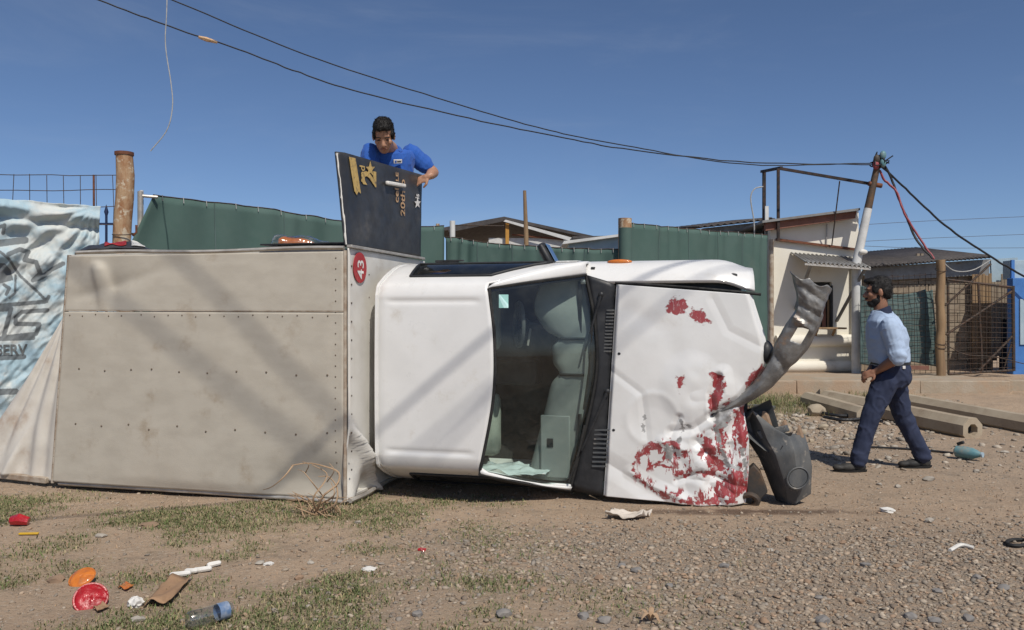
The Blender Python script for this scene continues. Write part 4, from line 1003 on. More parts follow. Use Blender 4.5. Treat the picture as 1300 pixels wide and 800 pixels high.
LL = [Wp(1121, 484, -.085), Wp(1100, 528, -.10), Wp(1084, 586, -.10)]; RL = [Wp(1139, 484, .085), Wp(1152, 532, .10), Wp(1179, 586, .10)]
for L in (LL, RL):
    trs.cap(L[0], L[1], .114, .084); trs.cap(L[1], L[1] + (L[2] - L[1]) * .55, .084, .074); trs.cap(L[1] + (L[2] - L[1]) * .55, L[2] - (L[2] - L[1]) * .04, .074, .074)
    body.cap(L[0], L[1], .085, .055); body.cap(L[1], L[2], .05, .038)
walker = put('person', remesh(body, .0065, 3), m_skin2, None, ang=180); walker.location = worg
tag(walker, 'man in light blue shirt and navy trousers walking past the truck', 'person')
hr = put('hair', remesh(hair, .006, 2, hair_disp(.006)), m_hair, walker, ang=180); strands(hr.data, 2600, .026, -Fwd + Vector((0, 0, -.15)), 5, m_hair, hr)
br = put('beard', remesh(beard, .006, 2, hair_disp(.004)), m_hair, walker, ang=180); strands(br.data, 1500, .012, (0, 0, -1), 6, m_hair, br, .0015)
kn = [(elb, .13, 95, .010, (.25, .1, .95)), (Wp(1122, 452, -.1), .22, 48, .010, (.6, .1, .8)), (Wp(1140, 462, -.1), .2, 60, .009, (.2, .2, .95)), (shl, .14, 60, .008, (.7, .2, .7))]
put('shirt', remesh(shirt, .0085, 2, cloth_disp(2.0, .010, kn)), m_shirt, walker, ang=180)
kn = [(LL[1], .16, 62, .010, (.5, .1, .85)), (LL[2], .13, 85, .012, (.2, 0, .98)), (RL[2], .13, 85, .012, (.3, 0, .95)), (RL[1], .16, 60, .009, (-.4, .1, .9)), (Wp(1128, 492, -.1), .17, 55, .010, (.8, .1, .5))]
for sv, e_ in sleeves: put('sleeve', remesh(sv, .008, 2, cloth_disp(7.0, .009, [(e_, .14, 110, .010, (.25, .1, .95))])), m_shirt, walker, ang=180)
put('trousers', remesh(trs, .0085, 3, cloth_disp(5.0, .010, kn)), m_navy, walker, ang=180)
cb = MB(); cb.grid([[Wp(1118, 400) + (Fwd * math.cos(t) + Lft * math.sin(t)) * r_ + Vector((0, 0, z_ - .030 * math.cos(t))) for r_, z_ in ((.072, .035), (.080, .034), (.094, -.004), (.104, -.028), (.092, -.03))] for t in np.linspace(0, 2 * math.pi, 33)]); put('collar', cb, m_navy, walker)
put('belt', MB().rings([(Wp(1130, 465.5), Fwd, Lft, .174, .196), (Wp(1130, 462), Fwd, Lft, .174, .196)], 28), m_black, walker)
put('pocket_tag', MB().box(Wp(1135, 468, -.195), (.026, .006, .028)), m_whitepr, walker, bevel=.003)
for nm, e, mt in feats: put(nm, e, mt, walker)
def shoe(ank, toe_dx, pitch, parent):
    s = MB(); d = Vector((toe_dx, .06, pitch)).normalized(); y = Vector((0, 1, 0)); z = d.cross(y); z = z if z.z > 0 else -z; Rm = Matrix((d, y, z)).transposed()
    heel = Vector((ank.x - d.x * .035, ank.y, .0))
    b0 = Vector((heel.x, heel.y, max(.045, -d.z * .1 + .045)))
    s.ell(b0 + d * .03, (.065, .042, .045), Rm); s.ell(b0 + d * .13, (.085, .050, .040), Rm); s.ell(b0 + d * .21, (.055, .044, .030), Rm); s.cap(b0 + d * .03, b0 + d * .02 + Vector((0, 0, .07)), .045, .044)
    sh = put('shoe', remesh(s, .007, 3), m_shoe, parent, ang=180)
    so_ = MB(); so_.rings([(b0 + d * .11 - z * .042, d, y, .150, .046), (b0 + d * .11 - z * .025, d, y, .155, .050)], 24); put('sole', so_, m_rubber, sh)
shoe(LL[2], -1, -.03, walker); shoe(RL[2], -1, -.06, walker)

# --- the man in the blue polo kneeling on the box behind the panel
borg = T2W(-.28, 1.35, BT + .004)
def Bp(u, v, d): return px(u, v, d) - borg
body = MB(); shirt = MB(); trs = MB(); hair = MB()
hc = Bp(487, 174, 7.26); bf = Vector((.10, -.80, -.62))
Th, feats = head(body, hair, hc, bf, (0, -.45, .9), 1.13)
nk = Bp(496, 189, 7.52); chest = Bp(501, 222, 7.62); pel = Bp(497, 285, 7.80)
body.cap(hc + Vector((.01, .03, -.05)), nk, .060, .066)
shL = Bp(525, 197, 7.74); shR = Bp(470, 199, 7.38); side = (shL - shR).normalized(); spine = (nk - pel).normalized(); fr_ = side.cross(spine).normalized()
if fr_.y > 0: fr_ = -fr_
body.rings([(pel, side, fr_, .15, .11), (chest, side, fr_, .15, .10), (nk, side, fr_, .07, .06)], 20)
shirt.rings([(pel + spine * .02, side, fr_, .185, .14), (pel * .6 + chest * .4, side, fr_, .18, .135), (chest, side, fr_, .20, .14), ((shL + shR) / 2, side, fr_, .235, .125), ((shL + shR) / 2 + spine * .05, side, fr_, .20, .11), (nk - spine * .025, side, fr_, .13, .095), (nk + spine * .005, side, fr_, .085, .08)], 26)
elL = Bp(550, 219, 7.78); wrL = Bp(544, 224, 7.60); elR = Bp(466, 246, 7.36); wrR = T2W(-.22, .60, 2.40) - borg
sleeves = []
for s_, e_, w_ in ((shL, elL, wrL), (shR, elR, wrR)):
    sv = MB(); sv.cap(s_ - (e_ - s_) * .1, s_ + (e_ - s_) * .60, .088, .080); sleeves.append(sv)
    body.cap(s_, e_, .058, .053); body.cap(e_, e_ + (w_ - e_) * .4, .053, .050); body.cap(e_ + (w_ - e_) * .4, w_, .050, .034)
hand(body, wrL, (-.85, -.05, -.40), (.15, -.75, .62), -1, .35, 1.12); hand(body, wrR, (.6, .1, .5), (-.5, -.3, .8), 1, .6, 1.05)
knee = [T2W(-.17, b, BT + .085) - borg for b in (1.22, 1.50)]; foot = [T2W(-.44, b, BT + .06) - borg for b in (1.24, 1.54)]
trs.rings([(pel + Vector((0, 0, .06)), side, fr_, .175, .135), (pel, side, fr_, .18, .14), (pel - Vector((0, 0, .08)), side, fr_, .16, .13)], 22)
for k, f_ in zip(knee, foot):
    trs.cap(pel - Vector((0, 0, .06)) + (k - pel) * .15, k, .10, .074); trs.cap(k, f_, .07, .05); body.cap(pel, k, .08, .055); body.cap(k, f_, .048, .038)
climber = put('person', remesh(body, .0065, 3), m_skin, None, ang=180); climber.location = borg
tag(climber, 'man in royal blue polo shirt leaning over the black panel on the box', 'person')
hr = put('hair', remesh(hair, .006, 2, hair_disp(.006)), m_hair, climber, ang=180); strands(hr.data, 2600, .026, bf * .8 + Vector((.35, 0, .3)), 7, m_hair, hr)
kn = [(shL, .15, 55, .009, (.6, .2, .7)), (chest, .2, 40, .010, (.5, .2, .8)), (shR, .15, 55, .009, (.6, .2, -.7))]
put('shirt', remesh(shirt, .0085, 3, cloth_disp(9.0, .009, kn)), m_polo, climber, ang=180)
for sv in sleeves: put('sleeve', remesh(sv, .008, 2, cloth_disp(4.0, .008)), m_polo, climber, ang=180)
put('trousers', remesh(trs, .010, 4, cloth_disp(3.0, .008)), m_jean, climber, ang=180)
cb = MB(); cb.tube([nk + spine * (.006 - .024 * math.cos(t)) + (fr_ * math.cos(t) * .088 + side * math.sin(t) * .092) for t in np.linspace(.28, 2 * math.pi - .28, 25)], .017, 8); put('collar', cb, m_polo, climber)
pl2 = MB(); pl2.beam(nk - spine * .02 + fr_ * .100, chest + fr_ * .148, .035, .008, fr_); put('placket', pl2, m_polo, climber, bevel=.002)
bd = Bp(505, 205, 7.42); Rb = Matrix((side, spine, fr_)).transposed()
bdg = put('name_badge', MB().box(bd, (.095, .036, .008), Rb), m_whitepr, climber, bevel=.002)
put('badge_mark', MB().box(bd + fr_ * .005 - side * .028, (.02, .018, .002), Rb), m_polo, bdg); put('badge_print', MB().box(bd + fr_ * .005 + side * .012, (.045, .010, .002), Rb), m_panel, bdg)
for nm, e, mt in feats: put(nm, e, mt, climber)
for f_ in foot:
    s = MB(); s.ell(f_ + Vector((-.03, .0, -.012)), (.10, .05, .045)); put('shoe', remesh(s, .01, 2), m_shoe, climber, ang=180)

# ------------------------------------------------------------------ left: post, wire fence, banner
def bent_wire(a, b, sag, r, mat, name, parent, n=14, wob=0.0, seed=0):
    a, b = Vector(a), Vector(b); pts = []
    for k in range(n + 1):
        t = k / n; p = a + (b - a) * t; p = p + Vector((wob * float(vn(t * 9, seed)), wob * float(vn(t * 9, seed + 5)), -sag * 4 * t * (1 - t) + wob * float(vn(t * 7, seed + 9)))); pts.append(p)
    return put(name, MB().tube(pts, r, 5), mat, parent)
def ground_at(p): return gz(p.x, p.y)
lp = px(157, 195, 9.15); lz = ground_at(lp)
log = empty('log_post', (lp.x, lp.y, lz), 0, 'thick rusty peeling post with wire wound around it', 'post')
pts = [(.02 * math.sin(k * 1.1), 0, -.2 + (lp.z - lz + .2) * k / 14) for k in range(15)]
put('shaft', MB().tube(pts, [.092 + .006 * float(vn(k * 1.7, 2.2)) for k in range(15)], 18), m_log, log, ang=60)
put('cap', MB().tube([(.02 * math.sin(14 * 1.1), 0, lp.z - lz - .02), (.02 * math.sin(14 * 1.1), 0, lp.z - lz + .015)], .100, 18), m_rustiron, log)
for k, z in enumerate((2.32, 1.88, 1.74, 1.0)):
    w_ = MB(); w_.tube([(.112 * math.cos(t), .112 * math.sin(t), z + .02 * math.sin(t + k)) for t in np.linspace(0, 6.28, 25)], .006, 5, cap=False); put('wire_wrap', w_, m_wire, log)
put('hook', MB().tube([(.10, 0, 2.30), (.14, 0, 2.34), (.14, 0, 2.42)], .012, 6), m_rustiron, log)
def bd_(u): return 8.35 + .70 * (u + 60) / 190.0
wf = empty('wire_fence', px(-40, 520, bd_(-40)), 0, 'thin wire stock fence rising above the blue banner', 'fence')
o0 = Vector(wf.location)
for v in (222, 241, 262, 285, 320, 360, 400, 450):
    bent_wire(px(-70, v - 1, bd_(-70) + .3) - o0, px(152, v, 9.15) - o0, .01, .0045, m_wire, 'line_wire', wf, 10, .008, v)
for k in range(10):
    u = -46 + k * 21
    bent_wire(px(u, 222, bd_(u) + .26) - o0, px(u + 3, 560, bd_(u) + .26) - o0, 0, .004, m_wire, 'stay_wire', wf, 8, .012, u)
put('stake', MB().tube([px(119, 222, 9.3) - o0, px(121, 575, 9.3) - o0], .012, 8), m_rustiron, wf)
def bsurf(u, v):
    u = np.asarray(u, float); v = np.asarray(v, float)
    d = 8.33 + .70 * (u + 60) / 190.0
    r = np.hypot(u - 122, v - 262); an = np.arctan2(v - 262, 122 - u)
    f = .022 * np.sin(an * 21 + 3.0 * fbm(u / 50, v / 50, 2.0, 3)) * ss(6, 50, r) * ss(260, 90, r)
    f = f + .030 * fbm(u / 34, v / 55, 7.0, 4) + .022 * (.3 - np.abs(fbm(u / 16 + v / 40, v / 22 - u / 30, 2.7, 3))) + .05 * np.abs(fbm((u + v) / 20, (u - v) / 55, 3.0, 3)) * ss(300, 330, v + .2 * u)
    ytop = 252 + .085 * u
    f = f - .06 * np.exp(-((v - ytop - 9 - .04 * u) / 6.5) ** 2) + .05 * np.exp(-((v - ytop - 23 - .05 * u) / 5.0) ** 2)
    f = f + .05 * np.sin((v - 280 - .3 * u) / 9) * np.exp(-((u - 20) / 60) ** 2) * np.exp(-((v - 310) / 40) ** 2)
    d = d + f
    return np.stack([(u - CX) / F * d, d, H - (v - CY) / F * d], -1)
nu_, nv_ = 190, 270
S, T = np.meshgrid(np.linspace(0, 1, nu_), np.linspace(0, 1, nv_), indexing='ij')
UR_ = 127 + 3 * fbm(T * 9, 0 * T, 2.2, 2) - 8 * T
U = -60 + (UR_ + 60) * S; top = 252 + .085 * U + 2.0 * fbm(U / 20, 0 * U, 1.1, 3)
V = top + (575 - top) * T
bme = MB().grid(bsurf(U, V)).mesh('banner')
ink = seg_dist(U, V, [(11, 323), (25, 317), (36, 320), (31, 330), (46, 333), (51, 347), (42, 356), (53, 352), (66, 342), (80, 335)]) - 3.0
for pts, w_ in (([(0, 320), (11, 328), (25, 350), (47, 370), (60, 383)], 1.8), ([(-60, 389), (0, 388), (58, 383), (62, 377)], 2.6), ([(-30, 300), (0, 309), (32, 305)], 4.5), ([(-40, 395), (14, 392), (4, 430)], 3.0),
                ([(60, 394), (28, 396), (20, 403), (20, 411), (50, 412), (46, 424), (10, 428)], 2.8), ([(-60, 432), (42, 429)], 3.0), ([(-60, 457), (30, 453)], 3.4), ([(-60, 500), (20, 497)], 4), ([(20, 350), (19, 372), (12, 378)], 1.6), ([(5, 362), (12, 366), (8, 374)], 2.2), ([(-5, 290), (6, 286), (4, 296)], 2.4)):
    ink = np.minimum(ink, seg_dist(U, V, pts) - w_)
ink = np.minimum(ink, poly_sd(U, V, [(-60, 334), (6, 334), (14, 343), (17, 356), (0, 360), (-60, 360)]))
set_attr(bme, 'ink', ink)
ban = empty('printed_banner', px(-20, 575, 8.5), 0, 'crumpled light blue and white printed banner hung on the wire fence', 'banner')
o1 = Vector(ban.location)
bo = put('cloth', bme, m_banner, ban, ang=180); bo.location = -o1
bo.modifiers.new('solid', 'SOLIDIFY').thickness = .003
tm = text_mesh('SERV', .03); tm.materials.clear()
bm = bmesh.new(); bm.from_mesh(tm); bmesh.ops.triangulate(bm, faces=bm.faces)
for _ in range(2): bmesh.ops.subdivide_edges(bm, edges=[e for e in bm.edges if e.calc_length() > .12], cuts=1)
bmesh.ops.triangulate(bm, faces=bm.faces); bm.to_mesh(tm); bm.free()
for k in tm.vertices:
    q = bsurf(-4 + k.co.x * 18, 450.5 - k.co.y * 18 - .02 * k.co.x * 18); k.co = Vector(q) + Vector((0, -.012, 0)) - o1
put('lettering', tm, m_ink, ban, smooth=False)
ic = px(135, 262, 10.2); iz = ground_at(ic)
ir = empty('iron_cross_picket', (ic.x, ic.y, iz), 0, 'dark blue iron picket with spear tip and cross bar behind the banner', 'picket')
put('bar', MB().box((0, 0, (ic.z - iz - .1) / 2), (.022, .022, ic.z - iz - .1)), m_dblue, ir)
put('spear_tip', MB().tube([(0, 0, ic.z - iz - .12), (0, 0, ic.z - iz - .07), (0, 0, ic.z - iz + .02)], [.012, .028, .003], 8), m_dblue, ir)
put('cross_bar', MB().box((0, .012, px(135, 284, 10.2).z - iz), (.19, .018, .022)), m_dblue, ir)

# ------------------------------------------------------------------ green shade-cloth fences
def cloth_fence(label, P0, P1, ztop, seed, posts, name='shade_cloth_fence', gather=False, mat=m_green):
    P0, P1 = Vector(P0), Vector(P1); g0 = Vector((P0.x, P0.y, ground_at(P0)))
    f = empty(name, g0, 0, label, 'fence', 'green shade cloth fence runs')
    n, m = 90, 34; rows = []; d = Vector((P1.x - P0.x, P1.y - P0.y, 0)); nrm = Vector((d.y, -d.x, 0)).normalized()
    for i in range(n):
        s = i / (n - 1); b = P0 + d * s; zt = float(np.interp(s, [k[0] for k in ztop], [k[1] for k in ztop])) + .018 * float(fbm(s * 14, seed, .3, 3)); zb = ground_at(b) + .02
        row = []
        for j in range(m):
            t = j / (m - 1); z = zt + (zb - zt) * t
            off = .05 * float(fbm(s * 7, t * 1.6, seed, 3)) + .018 * math.sin(s * 60 + 3 * t + 4 * float(vn(s * 6, seed))) * (1 - t) ** 2
            sh = 0.0
            if gather: sh = -.22 * max(0, 1 - abs(t - .35) / .35) * max(0, 1 - s * 9) + .16 * max(0, 1 - t * 4) * max(0, 1 - s * 9)
            row.append(b + d.normalized() * sh + nrm * off + Vector((0, 0, z - b.z)) - g0)
        rows.append(row)
    put('cloth', MB().grid(rows), mat, f, ang=180, solid=.003)
    hw = MB(); hw.tube([r[0] + Vector((0, 0, .006)) for r in rows], .008, 5); put('top_wire', hw, m_wire, f)
    for k in range(1, 5):
        i = int(k * (n - 1) / 5); put('cloth_seam', MB().tube([p + nrm * .006 for p in rows[i]], .007, 5), m_green2, f)
    for k in range(14):
        p = rows[int((k + .5) * (n - 1) / 14)][0]; put('wire_tie', MB().tube([p + nrm * .012 + Vector((0, 0, .02)), p + nrm * .016 + Vector((.004, 0, -.05))], .005, 5), m_greycab, f)
    for s, zt, r, mt in posts:
        b = P0 + d * s - nrm * .08; zb = ground_at(b); put('post', MB().tube([Vector((b.x, b.y, zb - .2)) - g0, Vector((b.x, b.y, zt)) - g0], r, 12), mt, f)
    return f
A1_ = px(176, 250, 9.45); B1_ = px(563, 292, 13.4)
cloth_fence('green shade cloth fence between the rusty post and the gabled roof', A1_, B1_, [(0, 2.80), (.35, 2.80), (.72, 2.72), (1, 2.86)], 1.0, [(0.015, 2.86, .022, m_fascia), (.5, 2.7, .04, m_log), (.99, 2.9, .03, m_log)], gather=True)
B2_ = px(566, 303, 13.4); C2_ = px(789, 318, 12.65)
cloth_fence('low sagging green shade cloth fence beneath the gabled roof', B2_, C2_, [(0, 2.68), (.3, 2.55), (.7, 2.45), (1, 2.42)], 2.0, [(.03, 2.95, .045, m_fascia), (.5, 2.5, .03, m_log)])
C3_ = px(797, 284, 12.6); D3_ = px(974, 300, 15.3)
f3 = cloth_fence('tall green shade cloth fence ending at the white building', C3_, D3_, [(0, 2.82), (.5, 2.84), (1, 2.90)], 3.0, [(0.0, 2.90, .085, m_log), (.5, 2.8, .04, m_log)])
cp = px(794, 278, 12.55); g0 = Vector(f3.location)
put('post_sleeve', MB().tube([Vector((cp.x, cp.y, 1.2)) - g0, Vector((cp.x, cp.y, 2.74)) - g0], .10, 14), m_green, f3)
put('post_cap', MB().tube([Vector((cp.x, cp.y, 2.72)) - g0, Vector((cp.x, cp.y, 2.885)) - g0], .095, 14), m_log, f3)
hp = px(178, 243, 9.5); gz0 = ground_at(hp)
pp = empty('pipe_post', (hp.x, hp.y, gz0), 0, 'slim pale pipe standing beside the rusty post with a short arm', 'post')
put('pipe', MB().tube([(0, 0, -.1), (0, 0, hp.z - gz0)], .030, 10), m_rail, pp); put('arm', MB().tube([(0, 0, hp.z - gz0 - .05), (.18, .05, hp.z - gz0 - .06)], .018, 8), m_rail, pp)

# ------------------------------------------------------------------ gabled shelter, shed and pole beyond the fence
hd = 21.0
hb_ = px(640, 276, hd); hs = empty('gabled_shelter', (hb_.x, hd, ground_at(hb_)), 0, 'open gabled shelter with dark roof and white fascia behind green fence', 'shelter')
o2 = Vector(hs.location); Q = lambda u, v, d: px(u, v, d) - o2
put('roof_slope', MB().prism([Q(640, 275, hd), Q(640, 279, hd), Q(558, 294, hd), Q(556, 290, hd)], (0, 5.5, 0)), m_roofd, hs, smooth=False, recalc=True)
put('roof_slope', MB().prism([Q(640, 275, hd), Q(640, 279, hd), Q(757, 304, hd), Q(760, 301, hd)], (0, 5.5, 0)), m_roofd, hs, smooth=False, recalc=True)
put('fascia', MB().prism([Q(639, 281, hd - .05), Q(642, 279, hd - .05), Q(727, 302, hd - .05), Q(724, 306, hd - .05)], (0, .04, 0)), m_fascia, hs, smooth=False, recalc=True)
put('fascia', MB().prism([Q(639, 278, hd - .05), Q(639, 281, hd - .05), Q(570, 295, hd - .05), Q(569, 292, hd - .05)], (0, .04, 0)), m_roofd, hs, smooth=False, recalc=True)
put('back_wall', MB().box(((Q(575, 300, hd + 5.2).x + Q(700, 300, hd + 5.2).x) / 2, 5.2, 1.2), (3.4, .12, 2.4)), m_dark, hs, smooth=False)
put('corner_post', MB().box((Q(644, 280, hd + .1).x, .1, 1.72), (.09, .09, 3.5)), m_ochre, hs, bevel=.005)
put('low_wall', MB().box((Q(685, 300, hd).x, .3, 1.55), (2.6, .12, 3.1)), m_fascia, hs, smooth=False)
put('red_rail', MB().beam(Q(650, 298, hd + .2), Q(715, 304, hd + .2), .05, .04), m_rustiron, hs)
put('tie_wire', MB().tube([Q(573, 286, hd - .2), Q(640, 287, hd - .2)], .015, 5), m_wire, hs)
sd = px(760, 318, 17.0); sh = empty('tilted_shed', (sd.x, 17.0, ground_at(sd)), 0, 'pale grey shed with tilted roof edge beside sleeved fence post', 'shed'); o3 = Vector(sh.location); Q = lambda u, v, d: px(u, v, d) - o3
put('wall', MB().prism([Q(722, 309, 17), Q(790, 300, 17), Q(790, 470, 17), Q(722, 470, 17)], (0, 2, 0)), m_lblue, sh, smooth=False, recalc=True)
put('roof_edge', MB().prism([Q(714, 310, 16.8), Q(716, 306, 16.8), Q(796, 296, 16.8), Q(796, 299, 16.8)], (0, 2.4, 0)), m_fascia, sh, smooth=False, recalc=True)
put('roof_edge', MB().prism([Q(727, 303, 17.2), Q(727, 300, 17.2), Q(796, 299, 17.2), Q(796, 301.5, 17.2)], (0, 2.4, 0)), m_roofd, sh, smooth=False, recalc=True)
tp = px(666, 242, 18.0); tpz = ground_at(tp)
tag(put('wooden_pole', MB().tube([(px(670, 400, 18).x, 18.0, tpz - .2), (px(668, 300, 18).x, 18.0, px(0, 300, 18).z), (tp.x, 18.0, tp.z)], [.06, .052, .035], 8), m_wood), 'thin bare wooden pole rising before the gabled shelter', 'pole')

# ------------------------------------------------------------------ white building on the right
bz = 16.3; b0 = px(975, 472, bz); zb = .29
bld = empty('white_building', (b0.x, bz, zb), 0, 'small cream stucco building with sloped brown fascia and awning', 'building'); ob = Vector(bld.location); Q = lambda u, v, d=bz: px(u, v, d) - ob
def flat(u0, v0, u1, v1, u2, v2, u3, v3): return [Q(u0, v0), Q(u1, v1), Q(u2, v2), Q(u3, v3)]
wall = MB()
win = (1012, 358, 1056, 416)
for quad in (flat(978, 291, win[0], 291 - 7.5, win[0], 474, 978, 474), flat(win[0], 291 - 7.5, win[2], 274, win[2], win[1], win[0], win[1]), flat(win[0], win[3], win[2], win[3], win[2], 474, win[0], 474), flat(win[2], 274, 1090, 268, 1090, 474, win[2], 474)):
    wall.prism(quad, (0, .16, 0))
put('wall', wall, m_stucco, bld, smooth=False, recalc=True)
put('side_wall', MB().box((Q(1089, 0).x - .06, 2.6, 1.5), (.12, 4.8, 3.0)), m_stucco, bld, smooth=False)
put('side_wall', MB().box((Q(978, 0).x + .06, 2.6, 1.35), (.12, 4.8, 2.7)), m_stucco, bld, smooth=False)
put('fascia', MB().prism([Q(972, 281, bz - .25), Q(1088, 266, bz - .25), Q(1086, 277, bz - .25), Q(972, 293, bz - .25)], (0, .12, 0)), m_roofbr, bld, smooth=False, recalc=True)
put('roof', MB().prism([Q(968, 280, bz - .35), Q(1092, 264, bz - .35), Q(1092, 267, bz - .35), Q(968, 283, bz - .35)], (0, 5.6, 0)), m_corr, bld, smooth=False, recalc=True)
put('angle_iron', MB().beam(Q(985, 304, bz - .06), Q(1088, 317, bz - .06), .06, .045), m_rustiron, bld)
wn_ = put('window', MB().prism(flat(win[0] + .3, win[1] + .3, win[2] - .3, win[1] + .3, win[2] - .3, win[3] - .3, win[0] + .3, win[3] - .3), (0, .02, 0)), m_dark, bld, smooth=False, recalc=True); wn_.location = (0, .10, 0)
for k in range(7):
    u = win[0] + 3 + k * 6.4; put('board', MB().box((Q(u, 0).x, -.06, Q(0, 398).z), (.075, .02, Q(0, 380).z - Q(0, 415).z)), m_roofbr if k % 2 else m_wood, wn_, bevel=.004)
put('frame_post', MB().box((Q(1055, 0).x, -.11, Q(0, 390).z), (.05, .05, .85)), m_dark, wn_)
put('shelf', MB().box((Q(1046, 0).x, -.27, Q(0, 416.5).z), (.55, .34, .035)), m_wood, bld, bevel=.006)
for u in (1034, 1056): put('shelf_bracket', MB().beam(Q(u, 428, bz - .02), Q(u + 4, 418, bz - .36), .04, .04), m_wood, bld)
# rounded stucco tubes framing the wall
for nm, p, q, r in (('round_column', (1087, 331), (1087, 470), .095), ('round_rail', (985, 433), (1090, 432), .115), ('round_rail', (985, 466), (1090, 465), .115)):
    put(nm, MB().tube([Q(*p, bz - .05), Q(*q, bz - .05)], r, 16), m_stucco, bld)
put('drain_pipe', MB().tube([Q(979, 304, bz - .1), Q(979, 470, bz - .1)], .05, 10), m_trim, bld)
# corrugated awning with struts
aw = []; w0, w1_ = Q(1003, 321), Q(1082, 327); dn = Vector((0, -.85, px(0, 336, bz - .85).z - px(0, 324, bz).z))
n = 90
for i in range(n):
    s = i / (n - 1); p = w0 + (w1_ - w0) * s; c_ = .022 * math.sin(s * 2 * math.pi * 15)
    aw.append([p + dn * t + Vector((0, 0, c_)) for t in np.linspace(0.02, 1, 4)])
awn = put('awning', MB().grid(aw), m_corr, bld, ang=180, solid=.004)
put('front_batten', MB().beam(w0 + dn * .96 + Vector((0, 0, -.045)), w1_ + dn * .96 + Vector((0, 0, -.045)), .05, .04), m_rail, awn)
for s, u, v in ((.10, 1010, 392), (.93, 1062, 408)):
    put('strut', MB().beam(w0 + (w1_ - w0) * s + dn * .93 + Vector((0, 0, -.05)), Q(u, v, bz - .03), .05, .04), m_corr, awn)
put('hanging_rod', MB().tube([Q(1066, 230, bz - .6), Q(1056, 312, bz - .12)], .012, 6), m_wire, bld)
put('wall_conduit', MB().tube([Q(1050, 284, bz - .03), Q(1049, 315, bz - .03)], .012, 6), m_rail, bld)
# iron frame on the roof
fr0 = empty('iron_gantry', px(988, 304, bz - .3), 0, 'black iron frame with long rail reaching the leaning pole', 'frame'); of = Vector(fr0.location); Q = lambda u, v, d: px(u, v, d) - of
put('upright', MB().beam(Q(988, 306, bz - .3), Q(988, 214, bz - .3), .05, .05), m_blkiron, fr0)
put('upright', MB().beam(Q(970, 300, bz + .5), Q(970, 216, bz + .5), .06, .06), m_blkiron, fr0)
put('rail', MB().beam(Q(967, 218, bz + .5), Q(992, 213, bz - .3), .06, .05), m_blkiron, fr0)
put('rail', MB().beam(Q(990, 214, bz - .3), Q(1114, 235, bz - .45), .055, .05), m_blkiron, fr0)
put('white_post', MB().beam(Q(973, 318, bz + .45), Q(973, 262, bz + .45), .07, .07), m_fascia, fr0)
put('loose_wire', MB().tube(cr([Q(969, 237, bz), Q(958, 240, bz), (Q(953, 252, bz)), Q(957, 280, bz), Q(958, 300, bz)], 20), .013, 6), m_greycab, fr0)
# rear shed roof to the left of the building
rs = px(930, 300, 18.0); rsd = empty('grey_roofed_shed', (rs.x, 18.0, .29), 0, 'low shed with dark corrugated roof edge above tall green fence', 'shed'); orr = Vector(rsd.location); Q = lambda u, v, d: px(u, v, d) - orr
put('wall', MB().prism([Q(892, 290, 18), Q(976, 281, 18), Q(976, 460, 18), Q(892, 460, 18)], (0, 3, 0)), m_corr, rsd, smooth=False, recalc=True)
g_ = []
for i in range(80):
    s = i / 79; p = Q(884, 288.5, 17.7) * (1 - s) + Q(984, 277, 17.7) * s; g_.append([p + Vector((0, 0, .02 * math.sin(s * 75))), p + Vector((0, 3.2, .3 + .02 * math.sin(s * 75)))])
put('roof_sheet', MB().grid(g_), m_roofd, rsd, ang=180, solid=.03)

# leaning pole and the wires it carries
pd_ = 15.75; pt = px(1116, 200, pd_); pbs = px(1088, 330, pd_); pgz = .29
lpole = empty('leaning_pole', (px(1070, 470, pd_).x, pd_, pgz), 0, 'leaning utility pole with white lower half and tangled wires on top', 'utility pole'); ol = Vector(lpole.location)
low = px(1074, 400, pd_); mid = px(1102, 265, pd_)
put('white_shaft', MB().tube([px(1087, 335, pd_) - ol, mid - ol], [.085, .075], 14), m_fascia, lpole); put('dark_shaft', MB().tube([mid - ol, pt - ol], [.072, .055], 14), m_steel, lpole)
put('base_shaft', MB().tube([Vector((px(1087, 335, pd_).x, pd_, pgz - .2)) - ol + Vector((0, 0, 0)), px(1087, 334, pd_) - ol], .085, 12), m_fascia, lpole)
put('clamp', MB().tube([px(1106, 233, pd_) - ol + Vector((-.05, 0, 0)), px(1116, 236, pd_) - ol + Vector((.05, 0, 0))], .045, 10), m_rustiron, lpole)
tg = MB(); g = np.random.default_rng(4)
for k in range(9):
    c0 = px(1116, 206, pd_) - ol; tg.tube(cr([c0 + Vector(g.normal(0, .085, 3)) for _ in range(5)], 16), .012, 5)
put('wire_tangle', tg, m_cable, lpole)
for q, mt in (((1113, 202), m_steel), ((1121, 197), m_teal), ((1112, 210), m_redcab), ((1121, 207), m_teal)):
    put('insulator', MB().ell(px(*q, pd_ - .08) - ol, (.06, .05, .085)), mt, lpole)
put('rag_tie', MB().ell(px(1096, 320, pd_ - .1) - ol, (.08, .05, .05)), m_foam, lpole)
def overhead(name, label, pts, r, mat, n=60, group=None, wob=.0, cat='cable'):
    P_ = cr(pts, n); P_ = [p + Vector((0, wob * float(vn(i * .7, r * 99)), wob * float(vn(i * .9, 3 + r * 77)))) for i, p in enumerate(P_)]
    o = P_[0].copy(); ob_ = put(name, MB().tube([p - o for p in P_], r, 6), mat); ob_.location = o
    return tag(ob_, label, cat, group)
dW = lambda u: np.interp(u, [-400, 125, 1108], [10.4, 12.0, pd_])
up = lambda q: px(q[0], q[1], float(dW(q[0])))
overhead('power_cable', 'lower overhead cable with a taped splice running to the leaning pole', [up(q) for q in ((-300, -150), (-80, -72), (125, 0), (210, 32), (300, 62), (380, 92), (460, 118), (600, 151), (700, 172), (800, 190), (950, 206), (1112, 209))], .011, m_cable, 90, wob=.010)
